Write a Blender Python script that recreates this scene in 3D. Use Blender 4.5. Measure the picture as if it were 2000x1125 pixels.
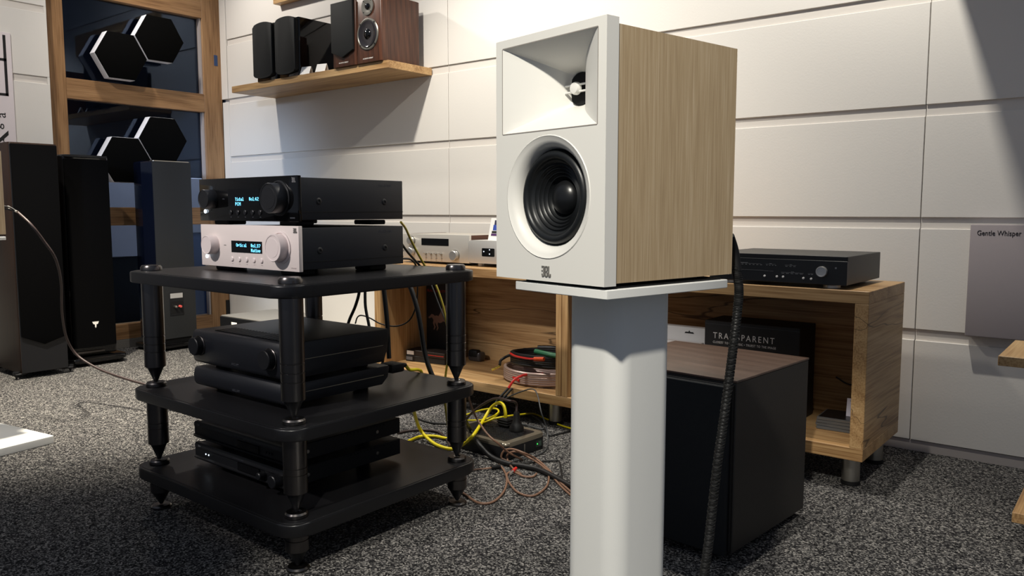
import bpy, bmesh, math, random
from mathutils import Matrix, Vector
random.seed(4)
PI = math.pi
for o in list(bpy.data.objects):
    bpy.data.objects.remove(o)
scene = bpy.context.scene
COL = scene.collection

# ------------------------------------------------------------------ camera, world, lamps, exposure
F, CAM_H = 1560.0, 0.86
PITCH, YAW = math.atan(151.5 / F), math.radians(38.7)
cam_data = bpy.data.cameras.new('camera')
cam_data.sensor_width = 36.0
cam_data.lens = 36.0 * F / 2000.0
cam_data.clip_start = 0.02
cam = bpy.data.objects.new('camera', cam_data)
COL.objects.link(cam)
cam.location = (0, 0, CAM_H)
cam.rotation_euler = (PI / 2 - PITCH, 0, YAW)
scene.camera = cam

world = bpy.data.worlds.new('world')
scene.world = world
world.use_nodes = True
wbg = world.node_tree.nodes['Background']
wbg.inputs[0].default_value = (0.70, 0.80, 1.0, 1)
wbg.inputs[1].default_value = 0.22

def spot(name, loc, target, power, cone=110, blend=0.6, col=(1, .90, .74), size=.05):
    l = bpy.data.lights.new(name, 'SPOT')
    l.energy = power; l.spot_size = math.radians(cone); l.spot_blend = blend
    l.color = col; l.shadow_soft_size = size
    o = bpy.data.objects.new(name, l); COL.objects.link(o)
    o.location = loc
    o.rotation_euler = (Vector(target) - Vector(loc)).to_track_quat('-Z', 'Y').to_euler()
    return o
spot('track_spot_shelf', (-4.57, 2.10, 2.8), (-3.9, 3.0, 1.0), 82, 125, .8, (1, .93, .84))
spot('track_spot_middle', (-2.5, 1.70, 2.8), (-2.45, 2.95, .65), 210, 84, .8, (1, .94, .83))
spot('track_spot_bench', (-.89, 2.36, 2.7), (-1.1, 2.75, .8), 125, 135, .5, (1, .95, .85), .02)
spot('track_spot_speaker', (.06, -.90, 2.75), (-.60, .9, .62), 370, 31, .3, (1, .95, .84))
spot('added_rack_fill', (-2.1, -1.0, 2.7), (-1.9, 1.25, .83), 340, 26, .6, (1, .93, .88))  # added fill that brightens the rack front, no known lamp
spot('track_spot_floor', (-3.5, 1.1, 2.8), (-3.75, 1.85, 0), 1000, 62, 1.0, (1, .91, .75))
spot('added_left_wall_fill', (-3.4, .7, 2.8), (-4.93, 1.75, 1.7), 95, 60, .9, (1, .94, .85))  # added fill for the left wall panels, no known lamp
spot('added_daylight_spot', (-1.6, -1.6, 2.0), (-4.75, 3.05, .9), 850, 17, 1.0, (.55, .72, 1), .25)  # added cool spot for the bluish daylight in the corner, source unseen
spot('added_fill_beyond_glass', (-5.2, 2.9, 2.7), (-5.4, 2.7, .8), 260, 60, .8, (.85, .92, 1))  # added fill to brighten the boards behind the glass, no known lamp

vs = scene.view_settings
vs.view_transform = 'Standard'; vs.look = 'None'
vs.exposure = 0.0; vs.gamma = 1.0
vs.use_curve_mapping = False

# ------------------------------------------------------------------ points measured in the room
fwd0 = Vector((-math.sin(YAW), math.cos(YAW), 0)); right = Vector((math.cos(YAW), math.sin(YAW), 0)); up0 = Vector((0, 0, 1))
fwd = fwd0 * math.cos(PITCH) - up0 * math.sin(PITCH); up = up0 * math.cos(PITCH) + fwd0 * math.sin(PITCH)
EYE = Vector((0, 0, CAM_H))
def ray(x, y): return fwd + right * ((x - 1000) / F) - up * ((y - 562.5) / F)
def onz(x, y, z=0.0):
    d = ray(x, y); return EYE + d * ((z - CAM_H) / d.z)
def ony(x, y, c):
    d = ray(x, y); return EYE + d * (c / d.y)

# ------------------------------------------------------------------ materials
def lin(c):
    c = c / 255.0
    return c / 12.92 if c <= .04045 else ((c + .055) / 1.055) ** 2.4
def rgb(r, g, b): return (lin(r), lin(g), lin(b), 1)
MATS = {}
def mat(name, col, rough=.5, metal=0.0, spec=.5, coat=0.0, emit=None, estr=0, bump=0, bscale=200, noise=0, trans=0):
    if name in MATS: return MATS[name]
    m = bpy.data.materials.new(name); m.use_nodes = True; MATS[name] = m
    nt = m.node_tree; b = nt.nodes['Principled BSDF']
    b.inputs['Base Color'].default_value = col
    b.inputs['Roughness'].default_value = rough
    b.inputs['Metallic'].default_value = metal
    b.inputs['Specular IOR Level'].default_value = spec
    b.inputs['Coat Weight'].default_value = coat
    b.inputs['Coat Roughness'].default_value = .05
    b.inputs['Transmission Weight'].default_value = trans
    if emit:
        b.inputs['Emission Color'].default_value = emit
        b.inputs['Emission Strength'].default_value = estr
    if bump or noise:
        tc = nt.nodes.new('ShaderNodeTexCoord'); nz = nt.nodes.new('ShaderNodeTexNoise')
        nz.inputs['Scale'].default_value = bscale; nz.inputs['Detail'].default_value = 3
        nt.links.new(tc.outputs['Object'], nz.inputs['Vector'])
        if bump:
            bp = nt.nodes.new('ShaderNodeBump'); bp.inputs['Strength'].default_value = bump; bp.inputs['Distance'].default_value = .002
            nt.links.new(nz.outputs['Fac'], bp.inputs['Height']); nt.links.new(bp.outputs['Normal'], b.inputs['Normal'])
        if noise:
            mx = nt.nodes.new('ShaderNodeMixRGB'); mx.inputs[1].default_value = tuple(v * (1 - noise) for v in col[:3]) + (1,)
            mx.inputs[2].default_value = tuple(min(1, v * (1 + noise)) for v in col[:3]) + (1,)
            nt.links.new(nz.outputs['Fac'], mx.inputs[0]); nt.links.new(mx.outputs[0], b.inputs['Base Color'])
    return m

def wood(name, stops, axis='x', rough=.45, fine=90, broad=7, bump=.15, spec=.4, distort=3.0, wts=(.45, .46, .03), crack=0):
    """grain runs along the given axis of the object"""
    if name in MATS: return MATS[name]
    m = bpy.data.materials.new(name); m.use_nodes = True; MATS[name] = m
    nt = m.node_tree; L = nt.links; b = nt.nodes['Principled BSDF']
    b.inputs['Roughness'].default_value = rough; b.inputs['Specular IOR Level'].default_value = spec
    tc = nt.nodes.new('ShaderNodeTexCoord')
    def mapped(along, across):
        mp = nt.nodes.new('ShaderNodeMapping'); mp.inputs['Scale'].default_value = tuple(along if a == axis else across for a in 'xyz')
        L.new(tc.outputs['Object'], mp.inputs['Vector']); return mp
    n1 = nt.nodes.new('ShaderNodeTexNoise'); n1.inputs['Scale'].default_value = 1; n1.inputs['Detail'].default_value = 5; n1.inputs['Distortion'].default_value = .6
    L.new(mapped(broad * .22, broad * 2.0).outputs[0], n1.inputs['Vector'])
    n2 = nt.nodes.new('ShaderNodeTexNoise'); n2.inputs['Scale'].default_value = 1; n2.inputs['Detail'].default_value = 4
    L.new(mapped(fine * .05, fine * 2.2).outputs[0], n2.inputs['Vector'])
    wv = nt.nodes.new('ShaderNodeTexWave'); wv.inputs['Scale'].default_value = 1.0; wv.inputs['Distortion'].default_value = distort * 2; wv.inputs['Detail'].default_value = 3
    wv.bands_direction = 'DIAGONAL'
    L.new(mapped(broad * .25, broad * 1.8).outputs[0], wv.inputs['Vector'])
    a = nt.nodes.new('ShaderNodeMath'); a.operation = 'MULTIPLY_ADD'; a.inputs[1].default_value = wts[0]
    L.new(n1.outputs['Fac'], a.inputs[0])
    c = nt.nodes.new('ShaderNodeMath'); c.operation = 'MULTIPLY'; c.inputs[1].default_value = wts[1]
    L.new(n2.outputs['Fac'], c.inputs[0]); L.new(c.outputs[0], a.inputs[2])
    d = nt.nodes.new('ShaderNodeMath'); d.operation = 'MULTIPLY_ADD'; d.inputs[1].default_value = wts[2]
    L.new(wv.outputs['Fac'], d.inputs[0]); L.new(a.outputs[0], d.inputs[2])
    cr = nt.nodes.new('ShaderNodeValToRGB'); L.new(d.outputs[0], cr.inputs[0])
    els = cr.color_ramp.elements
    els[0].position, els[0].color = stops[0][0], stops[0][1]; els[1].position, els[1].color = stops[-1][0], stops[-1][1]
    for p, col in stops[1:-1]:
        e = els.new(p); e.color = col
    if crack:
        n3 = nt.nodes.new('ShaderNodeTexNoise'); n3.inputs['Scale'].default_value = 1; n3.inputs['Detail'].default_value = 3; n3.inputs['Roughness'].default_value = .45
        L.new(mapped(.8, 8.0).outputs[0], n3.inputs['Vector'])
        k1 = nt.nodes.new('ShaderNodeMath'); k1.operation = 'SUBTRACT'; k1.inputs[1].default_value = crack; L.new(n3.outputs['Fac'], k1.inputs[0])
        k2 = nt.nodes.new('ShaderNodeMath'); k2.operation = 'ABSOLUTE'; L.new(k1.outputs[0], k2.inputs[0])
        k3 = nt.nodes.new('ShaderNodeMapRange'); k3.inputs['From Min'].default_value = .0015; k3.inputs['From Max'].default_value = .007; k3.inputs['To Min'].default_value = .75; k3.inputs['To Max'].default_value = 0
        L.new(k2.outputs[0], k3.inputs['Value'])
        mx = nt.nodes.new('ShaderNodeMixRGB'); mx.inputs[2].default_value = rgb(52, 36, 22)
        L.new(k3.outputs[0], mx.inputs[0]); L.new(cr.outputs[0], mx.inputs[1]); L.new(mx.outputs[0], b.inputs['Base Color'])
    else:
        L.new(cr.outputs[0], b.inputs['Base Color'])
    bp = nt.nodes.new('ShaderNodeBump'); bp.inputs['Strength'].default_value = bump; bp.inputs['Distance'].default_value = .001
    L.new(d.outputs[0], bp.inputs['Height']); L.new(bp.outputs['Normal'], b.inputs['Normal'])
    return m
OAK = [(.36, rgb(140, 105, 66)), (.45, rgb(172, 136, 92)), (.54, rgb(188, 153, 107)), (.64, rgb(202, 170, 124))]
oak = {a: wood('oak_' + a, OAK, a) for a in 'xyz'}
DOOR = [(.36, rgb(112, 80, 50)), (.45, rgb(142, 107, 72)), (.54, rgb(156, 120, 83)), (.64, rgb(172, 136, 97))]
knotty = {a: wood('knotty_oak_' + a, OAK, a, crack=.59) for a in 'xy'}
door_oak = {a: wood('door_oak_' + a, DOOR, a) for a in 'yz'}
LATTE = [(.32, rgb(166, 143, 112)), (.46, rgb(180, 157, 124)), (.54, rgb(186, 164, 132)), (.68, rgb(202, 182, 152))]
latte = wood('latte_veneer', LATTE, 'z', .55, 230, 9, .2, .3, 1.2, (.22, .70, .02))
WALNUT = [(.34, rgb(50, 28, 19)), (.46, rgb(70, 41, 28)), (.55, rgb(82, 49, 34)), (.66, rgb(100, 62, 44))]
walnut = wood('walnut_veneer', WALNUT, 'z', .38, 130, 9, .05, .5, 1.5, (.3, .55, .1))
DARKWAL = [(.34, rgb(26, 15, 9)), (.46, rgb(38, 22, 13)), (.55, rgb(46, 28, 17)), (.66, rgb(58, 36, 23))]
dark_walnut = wood('dark_walnut_veneer', DARKWAL, 'z', .5, 130, 9, .05, .3, 1.5, (.3, .55, .03))
SUBTOP = [(.36, rgb(66, 50, 42)), (.5, rgb(80, 63, 54)), (.65, rgb(94, 76, 66))]
sub_top = wood('sub_top_veneer', SUBTOP, 'x', .35, 90, 6, .05, .5, 1.0, (.3, .55, .1))

def carpet_material():
    m = bpy.data.materials.new('carpet'); m.use_nodes = True
    nt = m.node_tree; L = nt.links; b = nt.nodes['Principled BSDF']; b.inputs['Roughness'].default_value = .95; b.inputs['Specular IOR Level'].default_value = .1
    tc = nt.nodes.new('ShaderNodeTexCoord')
    wn = nt.nodes.new('ShaderNodeTexNoise'); wn.inputs['Scale'].default_value = 60; wn.inputs['Detail'].default_value = 2
    L.new(tc.outputs['Object'], wn.inputs['Vector'])
    ad = nt.nodes.new('ShaderNodeMixRGB'); ad.blend_type = 'ADD'; ad.inputs[0].default_value = .010
    L.new(tc.outputs['Object'], ad.inputs[1]); L.new(wn.outputs['Color'], ad.inputs[2])
    v = nt.nodes.new('ShaderNodeTexVoronoi'); v.inputs['Scale'].default_value = 250
    L.new(ad.outputs[0], v.inputs['Vector'])
    n = nt.nodes.new('ShaderNodeTexNoise'); n.inputs['Scale'].default_value = 190; n.inputs['Detail'].default_value = 4; n.inputs['Roughness'].default_value = .7
    L.new(ad.outputs[0], n.inputs['Vector'])
    sp = nt.nodes.new('ShaderNodeSeparateColor'); L.new(v.outputs['Color'], sp.inputs[0])
    mu = nt.nodes.new('ShaderNodeMath'); mu.operation = 'MULTIPLY_ADD'; mu.inputs[1].default_value = .55
    L.new(sp.outputs[0], mu.inputs[0])
    m2 = nt.nodes.new('ShaderNodeMath'); m2.operation = 'MULTIPLY'; m2.inputs[1].default_value = .55
    L.new(n.outputs['Fac'], m2.inputs[0]); L.new(m2.outputs[0], mu.inputs[2])
    cr = nt.nodes.new('ShaderNodeValToRGB'); L.new(mu.outputs[0], cr.inputs[0])
    e = cr.color_ramp.elements
    e[0].position, e[0].color = .30, rgb(17, 17, 19); e[1].position, e[1].color = .86, rgb(172, 168, 162)
    k = e.new(.55); k.color = rgb(58, 57, 58)
    k = e.new(.70); k.color = rgb(112, 110, 108)
    L.new(cr.outputs[0], b.inputs['Base Color'])
    bp = nt.nodes.new('ShaderNodeBump'); bp.inputs['Strength'].default_value = .9; bp.inputs['Distance'].default_value = .006
    L.new(mu.outputs[0], bp.inputs['Height']); L.new(bp.outputs['Normal'], b.inputs['Normal'])
    return m
CARPET = carpet_material()
PAINT = mat('cream_wall_paint', rgb(222, 218, 212), .5, bump=.12, bscale=160, spec=.3)
PAINT2 = mat('recess_wall_paint', rgb(216, 210, 203), .6, spec=.2)
SKIRT = mat('skirting_paint', rgb(176, 168, 164), .6)
BLACK_SATIN = mat('black_satin', rgb(17, 18, 21), .42, spec=.4)
BLACK_POWDER = mat('black_powder_coat', rgb(15, 16, 20), .55, bump=.1, bscale=600, spec=.4)
BLACK_GLOSS = mat('black_gloss', rgb(9, 9, 10), .06, spec=.5)
BLACK_CLOTH = mat('black_grille_cloth', rgb(5, 5, 6), .95, bump=.3, bscale=900, spec=.05)
BLACK_RUBBER = mat('black_rubber', rgb(14, 14, 15), .6, spec=.3)
CONE = mat('black_cone', rgb(22, 24, 26), .38, spec=.45)
SHELF_BLACK = mat('rack_shelf_black', rgb(20, 20, 22), .34, bump=.06, bscale=400, spec=.45)
GUNMETAL = mat('gunmetal', rgb(96, 93, 92), .28, 1.0)
STEEL = mat('brushed_steel', rgb(184, 180, 172), .34, 1.0)
SILVER = mat('silver_anodised', rgb(214, 209, 200), .35, .35)
SILVER_KNOB = mat('silver_knob', rgb(196, 194, 190), .28, .7)
WHITE_SATIN = mat('white_satin', rgb(228, 226, 220), .45, spec=.4)
WHITE_STAND = mat('white_stand', rgb(226, 226, 222), .5, bump=.05, bscale=700, spec=.35)
WHITE_AMP = mat('champagne_white_panel', rgb(222, 211, 207), .38, spec=.45)
PAPER = mat('white_card', rgb(245, 243, 238), .6)
LOGO_GREY = mat('logo_grey', rgb(112, 110, 106), .5, 0)
PRINT_GREY = mat('print_grey', rgb(120, 120, 122), .5)
PRINT_DIM = mat('print_dim', rgb(58, 60, 66), .5)
PRINT_WHITE = mat('print_white', rgb(232, 230, 226), .5)
PRINT_BLACK = mat('print_black', rgb(16, 14, 15), .5)
PRINT_RED = mat('print_red', rgb(196, 44, 32), .5)
CYAN = mat('display_cyan', rgb(120, 220, 255), .5, emit=rgb(120, 215, 255), estr=1.6)
LED = mat('white_led', rgb(235, 245, 255), .4, emit=rgb(225, 240, 255), estr=2.0)
GREEN_LED = mat('green_led', rgb(60, 220, 90), .4, emit=rgb(60, 220, 90), estr=1.2)
YELLOW = mat('yellow_jacket', rgb(226, 208, 20), .45)
OLIVE = mat('olive_yellow_jacket', rgb(176, 158, 46), .45)
BROWN_CABLE = mat('brown_cable', rgb(122, 92, 74), .5)
DARK_BROWN = mat('dark_brown_cable', rgb(48, 34, 32), .5)
BLACK_CABLE = mat('black_cable', rgb(17, 17, 18), .5)
GREY_CABLE = mat('grey_cable', rgb(64, 66, 68), .45)
CLEAR_CABLE = mat('clear_copper_cable', rgb(172, 150, 142), .3, .2)
RED_PLASTIC = mat('red_plastic', rgb(198, 40, 34), .4)
ORANGE = mat('orange_plastic', rgb(226, 86, 42), .4)
GREEN = mat('green_plastic', rgb(24, 92, 58), .45)
GOLD = mat('gold_pin', rgb(226, 196, 90), .25, 1.0)
NAVY = mat('navy_reflective_side', rgb(7, 11, 24), .12, spec=.6)
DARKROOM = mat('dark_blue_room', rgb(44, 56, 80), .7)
FAR_BLUE = mat('far_blue_panel', rgb(40, 66, 108), .6)
GREY_BOARD = mat('grey_felt_board', rgb(158, 150, 152), .85, bump=.1, bscale=500, spec=.1)
BRONZE = mat('bronze_print', rgb(150, 118, 104), .4, .3)
BOX_BLACK = mat('black_carton', rgb(20, 20, 21), .55)
BLUE_PRINT = mat('blue_print', rgb(52, 78, 170), .5)
PURPLE_PRINT = mat('purple_print', rgb(78, 40, 96), .5)
SMOKE = mat('smoky_cone', rgb(50, 48, 52), .12, .3)

def glass_material():
    m = bpy.data.materials.new('window_glass'); m.use_nodes = True
    nt = m.node_tree; nt.nodes.clear()
    out = nt.nodes.new('ShaderNodeOutputMaterial'); mix = nt.nodes.new('ShaderNodeMixShader')
    tr = nt.nodes.new('ShaderNodeBsdfTransparent'); tr.inputs[0].default_value = (.72, .78, .86, 1)
    gl = nt.nodes.new('ShaderNodeBsdfGlossy'); gl.inputs['Roughness'].default_value = .01; gl.inputs[0].default_value = (.55, .68, .92, 1)
    fr = nt.nodes.new('ShaderNodeFresnel'); fr.inputs['IOR'].default_value = 1.5
    nt.links.new(fr.outputs[0], mix.inputs[0]); nt.links.new(tr.outputs[0], mix.inputs[1]); nt.links.new(gl.outputs[0], mix.inputs[2])
    nt.links.new(mix.outputs[0], out.inputs[0])
    return m
GLASS = glass_material()

# ------------------------------------------------------------------ geometry helpers
def FRONT(x, y, z): return Matrix.Translation((x, y, z)) @ Matrix.Rotation(PI / 2, 4, 'X')           # faces -y
def SIDE(x, y, z): return Matrix.Translation((x, y, z)) @ Matrix.Rotation(PI / 2, 4, 'Z') @ Matrix.Rotation(PI / 2, 4, 'X')  # faces +x
def UPW(x, y, z): return Matrix.Translation((x, y, z))
def BACK(x, y, z): return Matrix.Translation((x, y, z)) @ Matrix.Rotation(PI, 4, 'Z') @ Matrix.Rotation(PI / 2, 4, 'X')      # faces +y

def rrect(x0, x1, y0, y1, r, n=5):
    pts = []
    for cx, cy, a0 in ((x1 - r, y0 + r, -PI / 2), (x1 - r, y1 - r, 0), (x0 + r, y1 - r, PI / 2), (x0 + r, y0 + r, PI)):
        for i in range(n + 1):
            a = a0 + PI / 2 * i / n
            pts.append((cx + r * math.cos(a), cy + r * math.sin(a)))
    return pts

def smooth_path(pts, k=5):
    P = [Vector(p) for p in pts]
    if len(P) < 3 or k < 2: return P
    Q = [P[0] * 2 - P[1]] + P + [P[-1] * 2 - P[-2]]
    out = []
    for i in range(1, len(Q) - 2):
        a, b, c, d = Q[i - 1], Q[i], Q[i + 1], Q[i + 2]
        for j in range(k):
            t = j / k
            out.append(.5 * ((2 * b) + (c - a) * t + (2 * a - 5 * b + 4 * c - d) * t * t + (3 * b - a - 3 * c + d) * t ** 3))
    out.append(P[-1])
    return out

class G:
    def __init__(s): s.bm = bmesh.new()
    def _bev(s, verts, bev, seg):
        if bev <= 0: return
        vs_ = set(verts)
        ed = [e for e in s.bm.edges if e.verts[0] in vs_ and e.verts[1] in vs_]
        bmesh.ops.bevel(s.bm, geom=ed, offset=bev, segments=seg, affect='EDGES', profile=.5, clamp_overlap=True)
    def box(s, x0, x1, y0, y1, z0, z1, bev=0, seg=1, M=None):
        co = [(x, y, z) for x in (x0, x1) for y in (y0, y1) for z in (z0, z1)]
        v = [s.bm.verts.new(Vector(c) if M is None else M @ Vector(c)) for c in co]
        for f in ((0, 1, 3, 2), (4, 6, 7, 5), (0, 4, 5, 1), (2, 3, 7, 6), (0, 2, 6, 4), (1, 5, 7, 3)):
            s.bm.faces.new([v[i] for i in f])
        s._bev(v, bev, seg); return s
    def prism(s, pts, a, b, M=None, bev=0, seg=2):
        """polygon in xy extruded from z=a to z=b, then moved by M"""
        lo = [s.bm.verts.new((M or Matrix()) @ Vector((x, y, a))) for x, y in pts]
        hi = [s.bm.verts.new((M or Matrix()) @ Vector((x, y, b))) for x, y in pts]
        n = len(pts)
        f1 = s.bm.faces.new(lo[::-1]); f2 = s.bm.faces.new(hi)
        for i in range(n): s.bm.faces.new((lo[i], lo[(i + 1) % n], hi[(i + 1) % n], hi[i]))
        if bev > 0:
            ed = list({e for f in (f1, f2) for e in f.edges})
            bmesh.ops.bevel(s.bm, geom=ed, offset=bev, segments=seg, affect='EDGES', profile=.5, clamp_overlap=True)
        return s
    def lathe(s, prof, n=24, M=None, close=True):
        """profile of (radius, height) turned about z"""
        M = M or Matrix(); rings = []
        for r, h in prof:
            if r < 1e-6: rings.append([s.bm.verts.new(M @ Vector((0, 0, h)))])
            else: rings.append([s.bm.verts.new(M @ Vector((r * math.cos(2 * PI * i / n), r * math.sin(2 * PI * i / n), h))) for i in range(n)])
        for A, B in zip(rings, rings[1:]):
            for i in range(n):
                j = (i + 1) % n
                if len(A) == 1 and len(B) == 1: continue
                if len(A) == 1: s.bm.faces.new((A[0], B[j], B[i]))
                elif len(B) == 1: s.bm.faces.new((A[i], A[j], B[0]))
                else: s.bm.faces.new((A[i], A[j], B[j], B[i]))
        if close:
            if len(rings[0]) > 1: s.bm.faces.new(rings[0][::-1])
            if len(rings[-1]) > 1: s.bm.faces.new(rings[-1])
        return s
    def cyl(s, r, h0, h1, M=None, n=24, bev=0):
        if bev: return s.lathe([(r - bev, h0), (r, h0 + bev), (r, h1 - bev), (r - bev, h1)], n, M)
        return s.lathe([(r, h0), (r, h1)], n, M)
    def tube(s, pts, r, n=8, k=5, closed=False):
        P = smooth_path(pts, k); rings = []; prev = None
        for i, p in enumerate(P):
            t = (P[min(i + 1, len(P) - 1)] - P[max(i - 1, 0)])
            t = t.normalized() if t.length > 1e-9 else Vector((0, 0, 1))
            if prev is None:
                a = Vector((0, 0, 1)) if abs(t.z) < .9 else Vector((1, 0, 0)); u = t.cross(a).normalized()
            else: u = (prev - t * prev.dot(t)).normalized()
            prev = u; w = t.cross(u)
            rr = r(i / (len(P) - 1)) if callable(r) else r
            rings.append([s.bm.verts.new(p + (u * math.cos(2 * PI * q / n) + w * math.sin(2 * PI * q / n)) * rr) for q in range(n)])
        for A, B in zip(rings, rings[1:]):
            for i in range(n): s.bm.faces.new((A[i], A[(i + 1) % n], B[(i + 1) % n], B[i]))
        s.bm.faces.new(rings[0][::-1]); s.bm.faces.new(rings[-1]); return s
    def quad(s, a, b, c, d): s.bm.faces.new([s.bm.verts.new(v) for v in (a, b, c, d)]); return s
    def out(s, name, material, parent=None, angle=35, fix=True):
        if fix: bmesh.ops.recalc_face_normals(s.bm, faces=s.bm.faces)
        me = bpy.data.meshes.new(name); s.bm.to_mesh(me); s.bm.free()
        me.shade_smooth(); me.set_sharp_from_angle(angle=math.radians(angle))
        me.materials.append(material)
        o = bpy.data.objects.new(name, me); COL.objects.link(o)
        if parent: o.parent = parent
        return o

def thing(name, label, cat, loc=(0, 0, 0), rz=0.0, group=None):
    o = bpy.data.objects.new(name, None); COL.objects.link(o)
    o.empty_display_size = .05; o.location = loc; o.rotation_euler = (0, 0, rz)
    o['label'] = label; o['category'] = cat
    if group: o['group'] = group
    return o
def tag(o, label, cat, group=None):
    o['label'] = label; o['category'] = cat
    if group: o['group'] = group
    return o
def struct(o): o['kind'] = 'structure'; return o
def lab(o, t): o['label'] = t; return o
def copy_tree(o, parent=None):
    c = o.copy(); COL.objects.link(c); c.parent = parent
    for ch in list(o.children): copy_tree(ch, c)
    return c
def text(name, body, size, M, material, parent, sx=1.0, ext=.0004, align='LEFT', space=1.0, shear=0):
    cu = bpy.data.curves.new(name, 'FONT'); cu.body = body; cu.size = size; cu.extrude = ext
    cu.align_x = align; cu.space_character = space; cu.shear = shear; cu.resolution_u = 3
    t = bpy.data.objects.new(name, cu); COL.objects.link(t)
    bpy.context.view_layer.update()
    me = bpy.data.meshes.new_from_object(t.evaluated_get(bpy.context.evaluated_depsgraph_get()))
    bpy.data.objects.remove(t); bpy.data.curves.remove(cu)
    me.transform(M @ Matrix.Diagonal((sx, 1, 1, 1))); me.materials.clear(); me.materials.append(material)
    o = bpy.data.objects.new(name, me); COL.objects.link(o); o.parent = parent
    return o
def pixel_text(name, rows, px, M, material, parent):
    """dot-matrix writing: every lit dot a small block"""
    g = G()
    for j, row in enumerate(rows):
        for i, c in enumerate(row):
            if c == '#': g.box(i * px, (i + .86) * px, -(j + .86) * px, -j * px, 0, .0005, M=M)
    return g.out(name, material, parent)
DOT = {'T': '###|.#.|.#.|.#.|.#.|.#.|.#.', 'i': '.#.|...|##.|.#.|.#.|.#.|###', 'd': '...#|...#|.###|#..#|#..#|#..#|.###', 'a': '....|....|.##.|...#|.###|#..#|.###',
       'l': '##.|.#.|.#.|.#.|.#.|.#.|###', 'V': '#.#|#.#|#.#|#.#|#.#|#.#|.#.', 'o': '....|....|.##.|#..#|#..#|#..#|.##.', '.': '.|.|.|.|.|.|#',
       '4': '..#.|.##.|#.#.|#.#.|####|..#.|..#.', '2': '.##.|#..#|...#|..#.|.#..|#...|####', '3': '.##.|#..#|...#|.##.|...#|#..#|.##.', '7': '####|...#|...#|..#.|..#.|.#..|.#..',
       'P': '###.|#..#|#..#|###.|#...|#...|#...', 'C': '.##.|#..#|#...|#...|#...|#..#|.##.', 'M': '#...#|##.##|#.#.#|#.#.#|#...#|#...#|#...#',
       'O': '.##.|#..#|#..#|#..#|#..#|#..#|.##.', 'p': '....|....|###.|#..#|###.|#...|#...', 't': '.#.|.#.|###|.#.|.#.|.#.|.##', 'c': '....|....|.##.|#...|#...|#...|.##.',
       'N': '#..#|##.#|##.#|#.##|#.##|#..#|#..#', 'v': '...|...|#.#|#.#|#.#|#.#|.#.', 'e': '....|....|.##.|#..#|####|#...|.##.', ' ': '..|..|..|..|..|..|..'}
def dots(s):
    rows = [''] * 7
    for ch in s:
        for j, r in enumerate(DOT[ch].split('|')): rows[j] += r + '.'
    return rows
def jbl(parent, M, h, material):
    """three tall rounded letters with the broken first stroke"""
    g = G(); w = h * .22; t = h * .13; d = .0008
    def bar(x0, x1, y0, y1): g.box(x0 * h, x1 * h, y0 * h, y1 * h, 0, d, M=M)
    bar(0, .12, .82, 1); bar(.12, .24, .9, 1); bar(0, .12, .48, .62); bar(0, .12, .12, .3); bar(.04, .26, 0, .12); bar(.22, .36, .06, 1)
    bar(.42, .55, .05, .95); bar(.68, .81, .56, .95); bar(.68, .81, .05, .44); bar(.5, .74, .88, 1); bar(.5, .74, 0, .12); bar(.54, .7, .44, .56)
    bar(.88, 1.01, .06, 1); bar(.92, 1.2, 0, .12); bar(1.1, 1.23, .06, .3)
    return g.out('logo', material, parent)

# ================================================================== the setting
floor = struct(G().box(-7.2, 3.0, -3.0, 3.2, -.05, 0).out('floor', CARPET))
WY = 3.09
ROWS = [(.04, .401), (.441, .796), (.836, 1.185), (1.225, 1.57), (1.61, 1.96), (2.0, 2.35), (2.39, 2.78)]
wall_back = struct(G().box(-5.02, 3.0, WY + .022, WY + .12, 0, 2.8).out('wall_back', PAINT2))
SEAMS = [-4.93, -2.90, -.64, 1.62, 3.0]
for a, b in zip(SEAMS, SEAMS[1:]):
    for z0, z1 in ROWS:
        G().box(a + .0015, b - .0015, WY, WY + .022, z0, z1, .0012).out('panel', PAINT, wall_back)
    for z0, z1 in zip([r[1] for r in ROWS], [r[0] for r in ROWS][1:]):       # recessed strips between the boards
        G().box(a + .001, b - .001, WY + .008, WY + .022, z0, z1).out('recess_strip', PAINT2, wall_back)
for z0, z1 in ((.04, 1.59), (1.61, 2.78)):
    d = .0 if z0 < 1 else .006
    G().box(-5.0 if z0 < 1 else -5.0, -4.931, WY - d, WY + .022, z0, z1, .001).out('end_stile', PAINT, wall_back)
struct(G().box(-4.99, 3.0, WY + .004, WY + .0215, 0, .038).out('baseboard_back', SKIRT))

LX = -4.93
wall_left = struct(G().box(LX - .12, LX - .022, -3.0, 1.93, 0, 2.8).out('wall_left', PAINT2))
for a, b in ((-1.2, .35), (.352, 1.967)):
    for z0, z1 in ROWS:
        G().box(LX - .022, LX, a, b, z0, z1, .0012).out('panel', PAINT, wall_left)
    for z0, z1 in zip([r[1] for r in ROWS], [r[0] for r in ROWS][1:]):
        G().box(LX - .022, LX - .008, a, b - .012, z0, z1).out('recess_strip', PAINT2, wall_left)
        G().box(LX - .022, LX - .001, b - .012, b, z0, z1).out('recess_end', PAINT, wall_left)
struct(G().box(LX - .0215, LX - .006, -1.2, 1.965, 0, .038).out('baseboard_left', SKIRT))

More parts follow.
